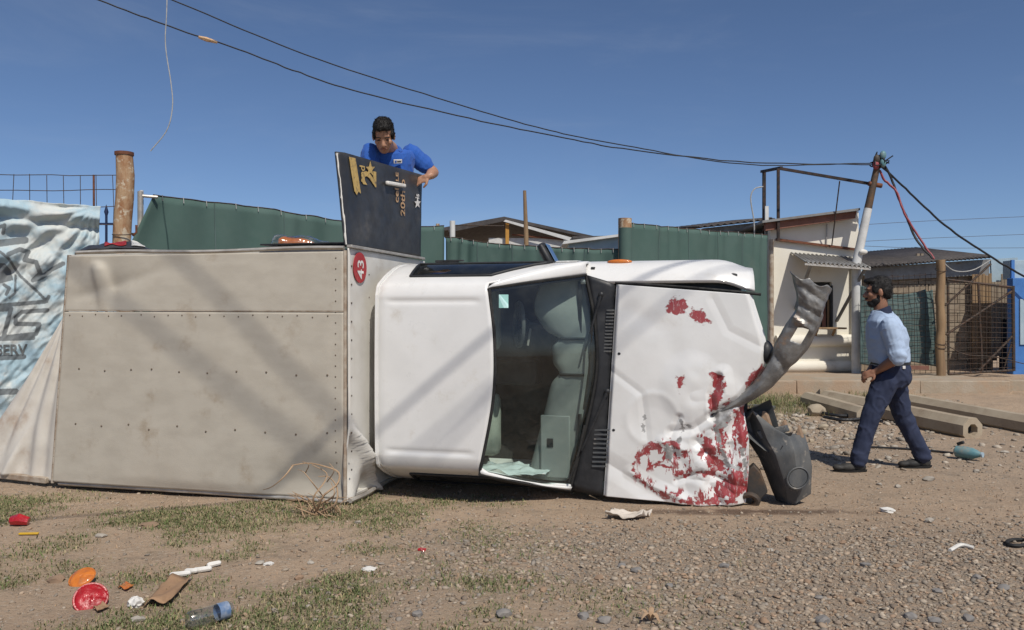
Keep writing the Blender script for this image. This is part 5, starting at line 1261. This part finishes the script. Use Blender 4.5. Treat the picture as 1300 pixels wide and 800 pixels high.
overhead('power_cable', 'upper smooth overhead cable running to the leaning pole', [up(q) for q in ((-200, -170), (0, -86), (218, 0), (400, 74), (600, 138), (700, 166), (800, 186), (950, 209), (1112, 207))], .010, m_cable, 90, wob=.006)
sp2 = [up((q, v)) for q, v in ((252, 47), (262, 50), (276, 54))]
tag(put('cable_splice', MB().tube(sp2, [.02, .035, .02], 6), m_copper), 'frayed orange splice on the lower overhead cable', 'splice')
overhead('loose_wire', 'thin broken grey wire dangling down from above the rusty post', [px(213, -160, 8.6), px(212, 0, 8.6), px(210, 55, 8.6), px(217, 105, 8.6), px(219, 135, 8.6), px(212, 165, 8.6), px(191, 192, 8.6)], .0055, m_greycab, 40)
overhead('service_cable', 'thick dark cable bundle sloping from leaning pole to the blue building', [px(1118, 210, pd_), px(1150, 240, pd_), px(1200, 286, 15.6), px(1255, 324, 15.5), px(1300, 351, 15.4), px(1420, 420, 15.2)], .019, m_cable, 40, wob=.012)
overhead('service_cable', 'faded red cable hanging from the leaning pole to the wooden gate post', [px(1117, 216, pd_), px(1122, 228, pd_), px(1138, 243, pd_ - .1), px(1148, 270, 15.5), px(1166, 300, 15.4), px(1186, 329, 15.2)], .022, m_redcab, 30, wob=.015)
overhead('service_cable', 'dark cable twisted with the red one down to the gate post', [px(1122, 208, pd_), px(1132, 228, pd_), px(1141, 252, pd_ - .1), px(1152, 278, 15.5), px(1164, 305, 15.4), px(1184, 328, 15.2)], .022, m_cable, 30, wob=.012)
for k, (v0, v1) in enumerate(((286, 270), (307, 293), (312, 314))):
    overhead('distant_wire', 'thin distant overhead wire on the horizon beyond the block wall', [px(1085, v0, 60), px(1190, (v0 + v1) / 2 + 2, 62), px(1420, v1, 66)], .016, m_wire, 20, 'distant wires beyond the block wall')

# ------------------------------------------------------------------ gate, block wall and blue building
gp_ = px(1194, 330, 15.05); gzb = .29
post = empty('gate_post', (gp_.x, gp_.y, gzb), 0, 'knotty wooden log post carrying the wire gate', 'post')
put('log', MB().tube([(.012 * math.sin(k), 0, -.15 + (gp_.z - gzb + .15) * k / 16) for k in range(17)], [.078 + .010 * float(vn(k * 1.3, 8.8)) for k in range(17)], 14), m_wood, post, ang=60)
for z in (.55, .62, 1.95): put('wire_wrap', MB().tube([(.09 * math.cos(t), .09 * math.sin(t), z + .03 * math.sin(t * 1.0)) for t in np.linspace(0, 6.28, 21)], .007, 5, cap=False), m_wire, post)
gt = empty('wire_gate', px(1203, 476, 15.1), 0, 'rusty pipe gate with diagonal braces and wire mesh', 'gate'); og = Vector(gt.location); Q = lambda u, v, d=15.1: px(u, v, d) - og
for nm, a, b, r in (('gate_frame', (1202, 355), (1286, 365), .022), ('gate_frame', (1286, 363), (1287, 471), .03), ('gate_frame', (1204, 475), (1287, 470), .022), ('gate_frame', (1203, 355), (1204, 475), .018), ('middle_bar', (1242, 360), (1247, 472), .022),
                    ('brace', (1201, 425), (1286, 369), .022), ('brace', (1243, 470), (1287, 425), .022), ('brace', (1200, 388), (1258, 335), .02), ('brace', (1274, 470), (1286, 430), .014)):
    put(nm, MB().tube([Q(*a), Q(*b)], r, 8), m_wire, gt)
ms = MB()
for k in range(13): u = 1205 + k * 6.7; ms.tube([Q(u, 357 + k * .75, 15.08), Q(u + .4, 474 - k * .3, 15.08)], .0045, 4)
for k in range(17): ms.tube([Q(1203, 358 + k * 7, 15.08), Q(1286, 367 + k * 6.2, 15.08)], .0045, 4)
put('wire_mesh', ms, m_wire, gt)['kind'] = 'stuff'
put('slack_wire', MB().tube(cr([Q(1198, 436, 15.0), Q(1225, 450, 15.0), Q(1262, 453, 15.0), Q(1300, 462, 15.0)], 14), .008, 5), m_wire, gt)
put('slack_wire', MB().tube(cr([Q(1197, 333, 15.0), Q(1212, 344, 15.0), Q(1235, 343, 15.0), Q(1258, 330, 15.0)], 14), .010, 5), m_greycab, gt)
mf = empty('mesh_fence', px(1100, 476, 15.3), 0, 'square wire mesh fence between the white building and the log gate post', 'fence'); om = Vector(mf.location); Q = lambda u, v, d=15.3: px(u, v, d) - om
ms = MB()
for k in range(14): ms.tube([Q(1098 + k * 7, 352 - k * .5), Q(1098 + k * 7, 474)], .0045, 4)
for k in range(18): ms.tube([Q(1096, 354 + k * 6.8), Q(1190, 348 + k * 7.2)], .0045, 4)
put('wire_mesh', ms, m_wire, mf)['kind'] = 'stuff'
net = []
for i in range(40):
    s = i / 39; row = []
    for j in range(40):
        t = j / 39; u = 1092 + s * 92 + 8 * t * s; v = (362 + 12 * math.sin(s * 3.0) + (4 if s > .9 else 0)) * (1 - t) + (462 + 3 * math.sin(s * 8)) * t
        row.append(Q(u, v, 15.36 + .05 * float(fbm(s * 5, t * 4, 6.1, 3)) + .05 * math.sin((s * 2 + t * 5)) * math.exp(-t * 4)))
    net.append(row)
put('green_netting', MB().grid(net), m_green2, mf, ang=180, solid=.003)
put('ground_board', MB().beam(Q(1120, 466, 15.1), Q(1178, 467, 15.1), .09, .07), m_roofbr, mf)
# shed with block wall
sb0 = px(1180, 470, 16.9); shed = empty('block_shed', (sb0.x, 16.9, .29), 0, 'shed of brown concrete blocks under corrugated roof behind wire gate', 'shed'); os_ = Vector(shed.location); Q = lambda u, v, d=16.9: px(u, v, d) - os_
xl, xr = Q(1090, 0).x, Q(1262, 0).x; ztop = Q(0, 350).z
put('mortar_core', MB().box(((xl + xr) / 2, .12, ztop / 2), (xr - xl, .16, ztop)), m_mortar, shed, smooth=False)
bw, bh = .40, .195; blk = MB().box((0, 0, 0), (bw - .014, .10, bh - .014)).mesh('block'); blk.materials.append(m_block)
rr = random.Random(3); z = bh / 2; row = 0
while z < ztop:
    x = xl + (bw / 2 if row % 2 else 0) + bw / 2 - .2
    while x < xr:
        o = bpy.data.objects.new('block', blk); COL.objects.link(o); o.parent = shed; o.location = (x, rr.uniform(-.006, .006), z); o.rotation_euler = (rr.uniform(-.01, .01), 0, rr.uniform(-.012, .012)); x += bw
    z += bh; row += 1
put('upper_sheet', MB().prism([Q(1098, 340, 16.75), Q(1256, 329, 16.75), Q(1256, 349, 16.75), Q(1180, 353, 16.75), Q(1098, 357, 16.75)], (0, .03, 0)), m_corr, shed, smooth=False, recalc=True)
g_ = []
for i in range(130):
    s = i / 129; p = Q(1094, 339, 16.5) * (1 - s) + Q(1258, 325.5, 16.5) * s; c_ = .022 * math.sin(s * 2 * math.pi * 32); g_.append([p + Vector((0, 0, c_)), p + Vector((0, 3, .4 + c_))])
put('roof_sheet', MB().grid(g_), m_roofd, shed, ang=180, solid=.035)
put('pale_panel', MB().prism([Q(1258, 329, 16.8), Q(1292, 327, 16.8), Q(1292, 372, 16.8), Q(1260, 371, 16.8)], (0, .05, 0)), m_lblue, shed, smooth=False, recalc=True)
for k in range(6): put('plank', MB().box((Q(1236 + k * 4.2, 0, 16.7).x, 16.7 - 16.9, 1.0), (.058, .02, 1.9 + .06 * math.sin(k * 3))), m_wood, shed, bevel=.004)
for k in range(7): put('plank', MB().box((Q(1260 + k * 4.3, 0, 16.7).x, 16.7 - 16.9, 1.05 + (.45 if k > 2 else 0)), (.062, .02, 1.5 if k <= 2 else .92)), m_block, shed, bevel=.004)
put('dark_opening', MB().box((Q(1277, 0, 16.8).x, -.12, .55), (.28, .04, 1.1)), m_dark, shed, smooth=False)
put('chimney_pot', MB().tube([Q(1165, 332, 17.5), Q(1165, 322, 17.5)], .04, 8), m_block, shed); put('chimney_pot', MB().tube([Q(1170, 332, 17.5), Q(1170, 322, 17.5)], .04, 8), m_block, shed)
bb0 = px(1286, 474, 15.6); bl = empty('blue_building', (bb0.x, 15.6, .29), 0, 'bright blue painted building with a pale inset panel', 'building'); obb = Vector(bl.location); Q = lambda u, v, d=15.6: px(u, v, d) - obb
put('wall', MB().box((1.6, .10, .9), (3.2, .2, 1.86)), m_blue, bl, bevel=.01)
put('inset_panel', MB().box((1.62, -.012, 1.0), (3.0, .03, .86)), m_lblue, bl, bevel=.004)
put('upper_wall', MB().box((1.65, .35, 2.0), (3.1, .3, .36)), m_lblue, bl, bevel=.01); put('upper_trim', MB().box((.10, .18, 2.0), (.06, .04, .36)), m_blue, bl)

# ------------------------------------------------------------------ kerb and pavement
pv = MB(); pv.box((5.9, 14.75, .20), (4.6, 1.72, .235)); tag(put('pavement', pv, m_kerb, bevel=.01), 'pale concrete pavement strip behind the kerb', kind='structure')
kb = empty('kerb', (4.0, 13.75, .1)); tag(kb, 'row of weathered concrete kerb stones', kind='structure'); kx = 3.3; rr = random.Random(5)
for L in (.5, .9, 2.05, 1.5, .35, .32):
    o = put('kerb_stone', MB().box((kx + L / 2 - 4.0, -.01 + rr.uniform(-.012, .012) + .02 * (kx - 5), .08 + rr.uniform(-.008, .008)), (L - .012, .16, .30)), m_kerb, kb, bevel=.015); kx += L

# ------------------------------------------------------------------ fallen concrete poles and rubble
def conc_pole(label, a, b, r0, r1, name='concrete_pole'):
    a, b = Vector(a), Vector(b); d = (b - a).normalized(); root = empty(name, a, 0, label, 'concrete pole', 'fallen concrete poles')
    V = MB(); n = 8; x = d.cross(Vector((0, 0, 1))).normalized(); z = x.cross(d)
    def ring(c, r, rot=math.pi / 8): return [c + (x * math.cos(t + rot) + z * math.sin(t + rot)) * r for t in [2 * math.pi * k / n for k in range(n)]]
    L = (b - a); rows = [ring(d * .10, r0 * .45), ring(d * .0, r0 * .50), ring(d * 0, r0), ring(d * .02, r0 * 1.03)] + [ring(L * t, r0 + (r1 - r0) * t) for t in np.linspace(.05, 1, 12)] + [ring(L, r1 * .2)]
    pts = np.array([[tuple(p) for p in r_] + [tuple(r_[0])] for r_ in rows]); put('shaft', V.grid(pts), m_conc, root, ang=30, recalc=True)
    hole = MB(); hole.tube([d * .09, d * .12], r0 * .46, 12); put('hollow', hole, m_dark, root); return root
e1 = gp(1235, 556); conc_pole('hollow octagonal concrete pole with its open end beside the man', e1 + Vector((0, 0, .09)), gp(1095, 519) + Vector((-.35, .4, .08)), .145, .155)
e2 = gp(1420, 575); conc_pole('long octagonal concrete pole lying behind the hollow one', gp(1370, 566) + Vector((0.2, 0, .08)), gp(1168, 521) + Vector((-.1, .3, .08)), .13, .14)
e3 = gp(1050, 527); conc_pole('short broken concrete pole stump with cables around it', gp(1088, 536) + Vector((.1, 0, .08)), gp(1032, 517) + Vector((0, .2, .08)), .12, .13)
rr = random.Random(9)
def rock(u, v, r, mat, label, group='loose rocks on the dirt', flat=.6, name='rock'):
    p = gp(u, v); bm = bmesh.new(); bmesh.ops.create_icosphere(bm, subdivisions=2, radius=1)
    s = Vector((rr.uniform(.85, 1.3), rr.uniform(.7, 1.0), flat * rr.uniform(.8, 1.2))); sd = rr.uniform(0, 50); rs_ = r * p.y / F
    for w_ in bm.verts:
        k = 1 + .35 * float(vn(w_.co.x * 1.4 + sd, w_.co.y * 1.4, w_.co.z * 1.4)); w_.co = Vector((w_.co.x * s.x, w_.co.y * s.y, w_.co.z * s.z)) * k * rs_
    me = bpy.data.meshes.new(name); bm.to_mesh(me); bm.free(); o = put(name, me, mat, None, ang=35); o.location = p + Vector((0, 0, rs_ * flat * .45)); o.rotation_euler = (0, 0, rr.uniform(0, 6))
    return tag(o, label, 'rock', group)
tag(rock(188, 668, 12, m_stone, 'flat brown rock in front of the cargo box', None, .35), 'flat brown rock lying in front of the cargo box')
rock(1037, 527, 12, m_conc, 'rounded concrete lump beside the broken pole stump', None, .9)
for u, v, r in ((1128, 583, 5), (1116, 616, 4), (1179, 610, 7), (1140, 619, 4), (978, 700, 5), (129, 682, 6), (394, 716, 5), (391, 771, 4), (330, 716, 6), (1180, 663, 7), (175, 789, 8), (455, 664, 4), (1096, 540, 5), (1008, 560, 5), (1030, 545, 4), (1240, 600, 4), (1276, 575, 4)):
    rock(u, v, r, m_gstone, 'small pale stone lying on the brown dirt')
for u, v, r in ((1025, 740, 6), (1002, 686, 6), (72, 738, 10), (380, 735, 6), (760, 735, 6), (620, 712, 5), (1090, 765, 7), (1070, 690, 5), (900, 765, 6), (690, 750, 5), (1140, 720, 5), (970, 790, 7)):
    rock(u, v, r, m_stone, 'reddish brown stone among the gravel')
for u, v, r in ((808, 726, 8), (790, 720, 6), (1187, 790, 8), (1274, 748, 7), (767, 790, 10), (639, 782, 11), (741, 784, 8), (1044, 790, 9), (1156, 784, 8), (1099, 719, 7), (1230, 788, 8), (530, 782, 8), (850, 745, 6), (1040, 760, 6), (920, 720, 6), (1190, 752, 6), (1240, 735, 6)):
    rock(u, v, r, m_dstone, 'dark grey stone among the gravel')
for u, v, r in ((985, 560, 8), (1000, 548, 7), (1018, 552, 6), (1045, 545, 7), (1008, 535, 6), (990, 530, 5), (1062, 548, 5), (1030, 562, 5), (1075, 556, 5)):
    rock(u, v, r, m_conc, 'broken chunk of concrete in the rubble behind the bumper', 'concrete chunks in the rubble', .75)
for k, pts in enumerate((((1040, 528), (1060, 532), (1090, 534), (1120, 540)), ((1046, 534), (1070, 538), (1100, 536)), ((1100, 569), (1140, 571), (1180, 574), (1210, 577)))):
    P_ = cr([gp(*q, .05 if k < 2 else .015) for q in pts], 16); tag(put('scrap_cable', MB().tube(P_, .022 if k < 2 else .012, 6), m_cable), ('thick black cable lying against the broken pole stump', 'black cable curling below the broken pole stump', 'thin black strap on the dirt behind the walking man')[k], 'cable')
tag(put('black_scrap', MB().prism([gp(1028, 508, .0), gp(1040, 512, 0), gp(1040, 502, .1), gp(1034, 500, .2)], (.05, .1, 0)), m_black, bevel=.01, recalc=True), 'bent black plastic scrap on top of the rubble', 'scrap')
tag(put('black_scrap', MB().beam(gp(952, 518, .03), gp(984, 520, .03), .08, .05), m_dplast, bevel=.01), 'long black plastic strip on the rubble beside the bumper', 'scrap')
# teal plastic jug
jp = gp(1212, 582, .075); jq = gp(1246, 586, .065); jug = empty('plastic_jug', jp, 0, 'dusty teal plastic jug lying behind the walking man', 'jug'); d = jq - jp
put('body', MB().tube([d * t for t in (0, .08, .35, .7, .86, 1.0)], [.03, .056, .060, .054, .036, .02], 14), m_teal, jug); put('cap', MB().tube([d * 1.0, d * 1.06], .026, 10), m_lblue, jug)
put('black_handle', MB().beam(d * .1 + Vector((0, 0, .07)), d * .35 + Vector((0, 0, .10)), .03, .03), m_black, jug, bevel=.006)

# ------------------------------------------------------------------ litter in front of the truck
def lens(u, v, r, mat, label, tilt, ribs=True):
    p = gp(u, v); rm = r * p.y / F; e = empty('lamp_lens', p + Vector((0, 0, rm * .55)), 0, label, 'lamp lens')
    e.rotation_euler = tilt; rows = []
    for j in range(9):
        t = j / 8; row = []
        for k in range(49):
            a = 2 * math.pi * k / 48; rr_ = rm * t * (1 + .06 * math.sin(a * 3 + 1)); row.append((rr_ * math.cos(a), rr_ * math.sin(a), rm * .18 * (1 - t * t) + (.012 * rm * math.cos(a * 24) if ribs else 0) * t + .05 * rm * float(vn(t * 4, math.cos(a) * 2, math.sin(a) * 2))))
        rows.append(row)
    put('dome', MB().grid(rows), mat, e, ang=180, solid=.004); put('rim', MB().tube([(rm * 1.01 * math.cos(t), rm * 1.01 * math.sin(t), -.003) for t in np.linspace(0, 6.283, 33)], rm * .09, 6, cap=False), mat, e); return e
lens(115, 770, 19, m_redlens, 'crumpled round red lamp lens on the grass', (R(52), R(8), .3)); lens(104, 741, 15, m_orange, 'round orange lamp lens beside the red one', (R(30), R(-6), 0))
rp = gp(24, 668); tag(put('red_lens_piece', MB().tube([rp + Vector((-.05, 0, .035)), rp + Vector((0, 0, .045)), rp + Vector((.06, .01, .03))], [.03, .04, .028], 8), m_redlens, bevel=.0), 'small red lens fragment before the canvas flap', 'lens fragment')
yp = gp(36, 680); tag(put('yellow_strip', MB().beam(yp + Vector((-.06, 0, .012)), yp + Vector((.06, .01, .012)), .02, .012), m_yellow, bevel=.003), 'thin yellow plastic strip on the dirt', 'plastic strip')
def sheet(name, pts, lift, mat, label, cat, curl=.03, thick=.004, n=14, seed=0):
    a, b, c_, d_ = [gp(*q) for q in pts]; rows = []
    for i in range(n):
        s = i / (n - 1); row = []
        for j in range(n):
            t = j / (n - 1); p = (a * (1 - s) + b * s) * (1 - t) + (d_ * (1 - s) + c_ * s) * t; p.z = ground_at(p) + lift + curl * (float(fbm(s * (2.5 if n < 20 else 7) + seed, t * (2.5 if n < 20 else 4), seed, 2)) + .6) * (.3 + abs(s - .5) + abs(t - .5)); row.append(p)
        rows.append(row)
    o = rows[0][0].copy(); ob_ = put(name, MB().grid([[p - o for p in r_] for r_ in rows]), mat, None, ang=180, solid=thick); ob_.location = o; return tag(ob_, label, cat)
sheet('cardboard', [(182, 773), (212, 738), (244, 737), (215, 772)], .008, m_card, 'torn sheet of brown cardboard on the grass', 'cardboard', .04)
sheet('cardboard', [(118, 775), (128, 768), (140, 773), (125, 780)], .006, m_card, 'small torn bit of cardboard beside the red lens', 'cardboard', .02)
sheet('orange_scrap', [(150, 748), (158, 742), (170, 746), (160, 752)], .006, m_orange, 'orange lens shard on the grass near the cardboard', 'lens fragment', .015)
sheet('rag', [(768, 661), (780, 654), (828, 655), (815, 662)], .012, m_rag, 'dusty white rag on the dirt below the hood', 'rag', .035, .006, 22, 4.0)
for k, (u, v, a, L) in enumerate(((229, 733, .1, .085), (243, 729, -.1, .05), (257, 727, .2, .075), (272, 720, .5, .05))):
    p = gp(u, v, .018); d = Vector((math.cos(a), math.sin(a), .1)) * L / 2; tag(put('foam_piece', MB().cap(p - d, p + d, .016, .014, 8), m_foam), 'broken stick of white foam beside the cardboard', 'foam', 'white foam bits by the cardboard')
def crumple(name, u, v, r, mat, label, cat, flat=.7):
    p = gp(u, v); bm = bmesh.new(); bmesh.ops.create_icosphere(bm, subdivisions=3, radius=1); rs_ = r * p.y / F; sd = rr.uniform(0, 40)
    for w_ in bm.verts: w_.co = w_.co * rs_ * (1 + .55 * float(fbm(w_.co.x * 2 + sd, w_.co.y * 2, w_.co.z * 2, 3))); w_.co.z *= flat
    me = bpy.data.meshes.new(name); bm.to_mesh(me); bm.free(); o = put(name, me, mat, None, ang=25); o.location = p + Vector((0, 0, rs_ * flat * .7)); return tag(o, label, cat)
crumple('paper_ball', 172, 770, 10, m_foam, 'crumpled white paper beside the cardboard', 'paper'); crumple('paper_scrap', 1127, 650, 8, m_foam, 'white paper scrap on the dirt by the walking man', 'paper', .4)
crumple('white_chip', 468, 724, 8, m_foam, 'white plastic chip among the gravel', 'plastic chip', .3); crumple('red_chip', 536, 699, 5, m_redlens, 'tiny red lens chip on the gravel', 'lens fragment', .4)
crumple('white_chip', 341, 717, 6, m_foam, 'long white plastic chip on the grass', 'plastic chip', .3)
# clear plastic bottle
ba, bb2 = gp(238, 802, .05), gp(294, 786, .05); bt = empty('plastic_bottle', ba, 0, 'clear plastic bottle with a blue label lying on grass', 'bottle'); d = bb2 - ba
put('body', MB().tube([d * t for t in (0, .05, .4, .62, .8, .95, 1.0)], [.03, .038, .037, .039, .037, .036, .028], 14), m_film, bt); put('label_wrap', MB().tube([d * .66, d * .90], .0395, 14, cap=False), m_label, bt)
tag(put('white_strip', MB().tube(cr([gp(1206, 701, .01), gp(1220, 696, .02), gp(1236, 698, .012)], 8), .012, 6), m_foam), 'short white plastic strip on the gravel road', 'plastic strip')
bl_ = [gp(1278 + 14 * math.cos(t) + 14, 692 + 4 * math.sin(t), .015) for t in np.linspace(0, 6.28, 25)]; tag(put('rubber_loop', MB().tube(bl_, .012, 6, cap=False), m_rubber), 'black rubber loop lying on the dirt road', 'rubber loop')
# dry weed against the crushed corner of the box
wp0 = gp(402, 652); weed = empty('dry_weed', wp0, 0, 'dry leafless weed against the crushed corner of the cargo box', 'weed')
def wq(u, v, d): return px(u, v, d) - wp0
dd = wp0.y - .05
for pts, r in (([(402, 650), (410, 630), (428, 615), (430, 600), (415, 593), (392, 588), (370, 591)], .006), ([(402, 650), (398, 632), (412, 612), (414, 600), (396, 590)], .005), ([(372, 591), (360, 606), (345, 618), (334, 622)], .004),
               ([(404, 652), (425, 640), (428, 620), (418, 606), (404, 605)], .005), ([(400, 652), (420, 655), (440, 660)], .004), ([(403, 655), (385, 648), (370, 642)], .0045), ([(408, 640), (424, 628), (420, 612)], .004), ([(410, 630), (396, 612), (386, 600), (378, 596)], .0035),
               ([(402, 648), (412, 655), (424, 662)], .004), ([(415, 612), (424, 598), (418, 588)], .003), ([(388, 600), (392, 590), (384, 586)], .003), ([(425, 640), (432, 650), (428, 664)], .004)):
    put('stem', MB().tube(cr([wq(u, v, dd - .10 * math.sin(i * 1.3)) for i, (u, v) in enumerate(pts)], 16), [r * 1.5 * (1.0 - .6 * k / 16) for k in range(17)], 5), m_twig, weed)
wr_ = random.Random(12)
for k in range(34):
    a = wr_.uniform(-1.5, 1.5); L = wr_.uniform(.05, .22); x0 = wr_.uniform(-.12, .16)
    put('twig', MB().tube(cr([(x0, wr_.uniform(-.08, .02), .0), (x0 + L * .4 * math.sin(a), wr_.uniform(-.06, .0), L * .55), (x0 + L * math.sin(a) * 1.1, wr_.uniform(-.08, .0), L * (.5 + .4 * math.cos(a)))], 7), [.004, .004, .0035, .003, .003, .0025, .002, .0015], 4), m_twig, weed)
lw = gp(826, 790); wl = empty('dry_leaf_weed', lw, 0, 'withered brown leafy weed among the gravel', 'weed')
for k in range(5):
    a = k * 1.3; put('leaf', MB().tube(cr([(0, 0, 0), (.03 * math.cos(a), .03 * math.sin(a), .05), (.07 * math.cos(a), .07 * math.sin(a), .06 - .01 * k)], 6), [.003, .008, .012, .012, .010, .006, .002], 4, sq=.3), m_twig, wl)
# things lying on the upper side of the box
bx = lambda u, v, b: T2W(*TP(u, v, b))
fb0 = T2W(TP(140, 320, .25).x, .25, BT); rws = []
sn = 30
for i in range(sn):
    s = i / (sn - 1); row = []
    for j in range(14):
        t = j / 13; p = bx(95 + 100 * s, 320, .06 + .5 * t); p = Vector((p.x, p.y, BT + .012 + (.10 + .06 * float(fbm(s * 5, t * 3, 2.5, 3))) * math.sin(math.pi * s) ** .6 * (.35 + .65 * math.sin(math.pi * t)))); row.append(p - fb0)
    rws.append(row)
fbn = empty('folded_banner', fb0, 0, 'folded dark printed cloth with a red spot on top of the cargo box', 'cloth')
put('cloth', MB().grid(rws), m_panel, fbn, ang=180, solid=.006)
rws2 = [[q + Vector((0, -.004, .010)) for q in r_[2:9]] for r_ in rws[11:20]]; put('red_spot', MB().grid(rws2), m_redpaint, fbn, ang=180, solid=.003)
rws3 = [[q + Vector((0, -.006, .012)) for q in r_[1:9]] for r_ in rws[21:27]]; put('white_spot', MB().grid(rws3), m_foam, fbn, ang=180, solid=.003)
crp = T2W(TP(380, 310, .5).x, .5, BT + .03); pbg = empty('plastic_bag', crp, 0, 'clear plastic bag holding something orange on top of the cargo box', 'bag')
s = MB(); s.ell((-.02, 0, .05), (.13, .08, .055)); s.ell((.07, 0, .035), (.10, .06, .045)); s.ell((-.11, 0, .065), (.07, .07, .055)); put('orange_contents', remesh(s, .012, 2, lambda co: .012 * fbm(co[:, 0] * 16, co[:, 1] * 16, co[:, 2] * 16, 3)), m_orange, pbg, ang=180)
s = MB(); s.ell((0, 0, .05), (.21, .10, .07)); s.ell((.16, 0, .03), (.14, .09, .05)); s.ell((-.15, 0, .06), (.09, .09, .075)); put('film', remesh(s, .014, 1, lambda co: .022 * fbm(co[:, 0] * 14, co[:, 1] * 14, co[:, 2] * 14, 3)), m_film, pbg, ang=30)
bs = [bx(330, 317, .03), bx(437, 315, .03)]
tag(put('black_strip', MB().prism([Vector((p.x, p.y, BT + .036)) for p in bs] + [Vector((p.x, p.y, BT + .036)) + DP * .3 for p in bs[::-1]], (0, 0, .012)), m_black, bevel=.003, recalc=True), 'thin black board lying on the upper edge of the cargo box', 'board')
# papers heaped on the lower cab door
sp3 = [T2W(*TP(u, v, .62)) for u, v in ((650, 600), (700, 610))]
pw = T2W(1.05, .85, .17); rws = []
for i in range(24):
    s = i / 23; rws.append([Vector((0, 0, 0)) + FW * (.55 * s - .2) + DP * (.42 * t - .30) + Vector((0, 0, .04 * float(fbm(s * 6, t * 5, 9.9, 3)) + .02)) for t in np.linspace(0, 1, 20)])
pe = put('papers', MB().grid(rws), m_paper, None, ang=20, solid=.003); pe.location = pw; tag(pe, 'crumpled white papers heaped inside the cab behind the windshield', 'paper')

# ------------------------------------------------------------------ cables strung high over the road; their shadows cross the truck
def shadow_cable(p, q, hp_, hq_, r, label, e0=2.2, e1=2.2):
    p, q = Vector(p), Vector(q); a = p + SUN * ((hp_ - p.z) / SUN.z); b = q + SUN * ((hq_ - q.z) / SUN.z); d = (b - a)
    return overhead('street_cable', label, [a - d * e0, a, (a + b) / 2 + Vector((0, 0, -.02)), b, b + d * e1], r, m_cable, 30, 'cables strung over the road')
shadow_cable(px(115, 372, 6.85), px(345, 560, 6.45), 10.4, 10.8, .018, 'cable strung high over the road above the cargo box', 2.2, .28)
shadow_cable(px(275, 395, 6.55), px(432, 545, 6.25), 10.4, 10.8, .016, 'cable strung high over the road above the cargo box', 2.2, .28)
shadow_cable(px(500, 607, 6.45), px(885, 368, 6.35), 11.2, 11.6, .016, 'cable strung high over the road above the cab', .06, 2.2)
shadow_cable(px(540, 612, 6.45), px(625, 535, 6.40), 11.2, 11.6, .014, 'cable strung high over the road above the cab', .06, 2.2)
shadow_cable(gp(0, 664), gp(400, 628), 7.6, 7.9, .018, 'cable strung high over the road along the truck')
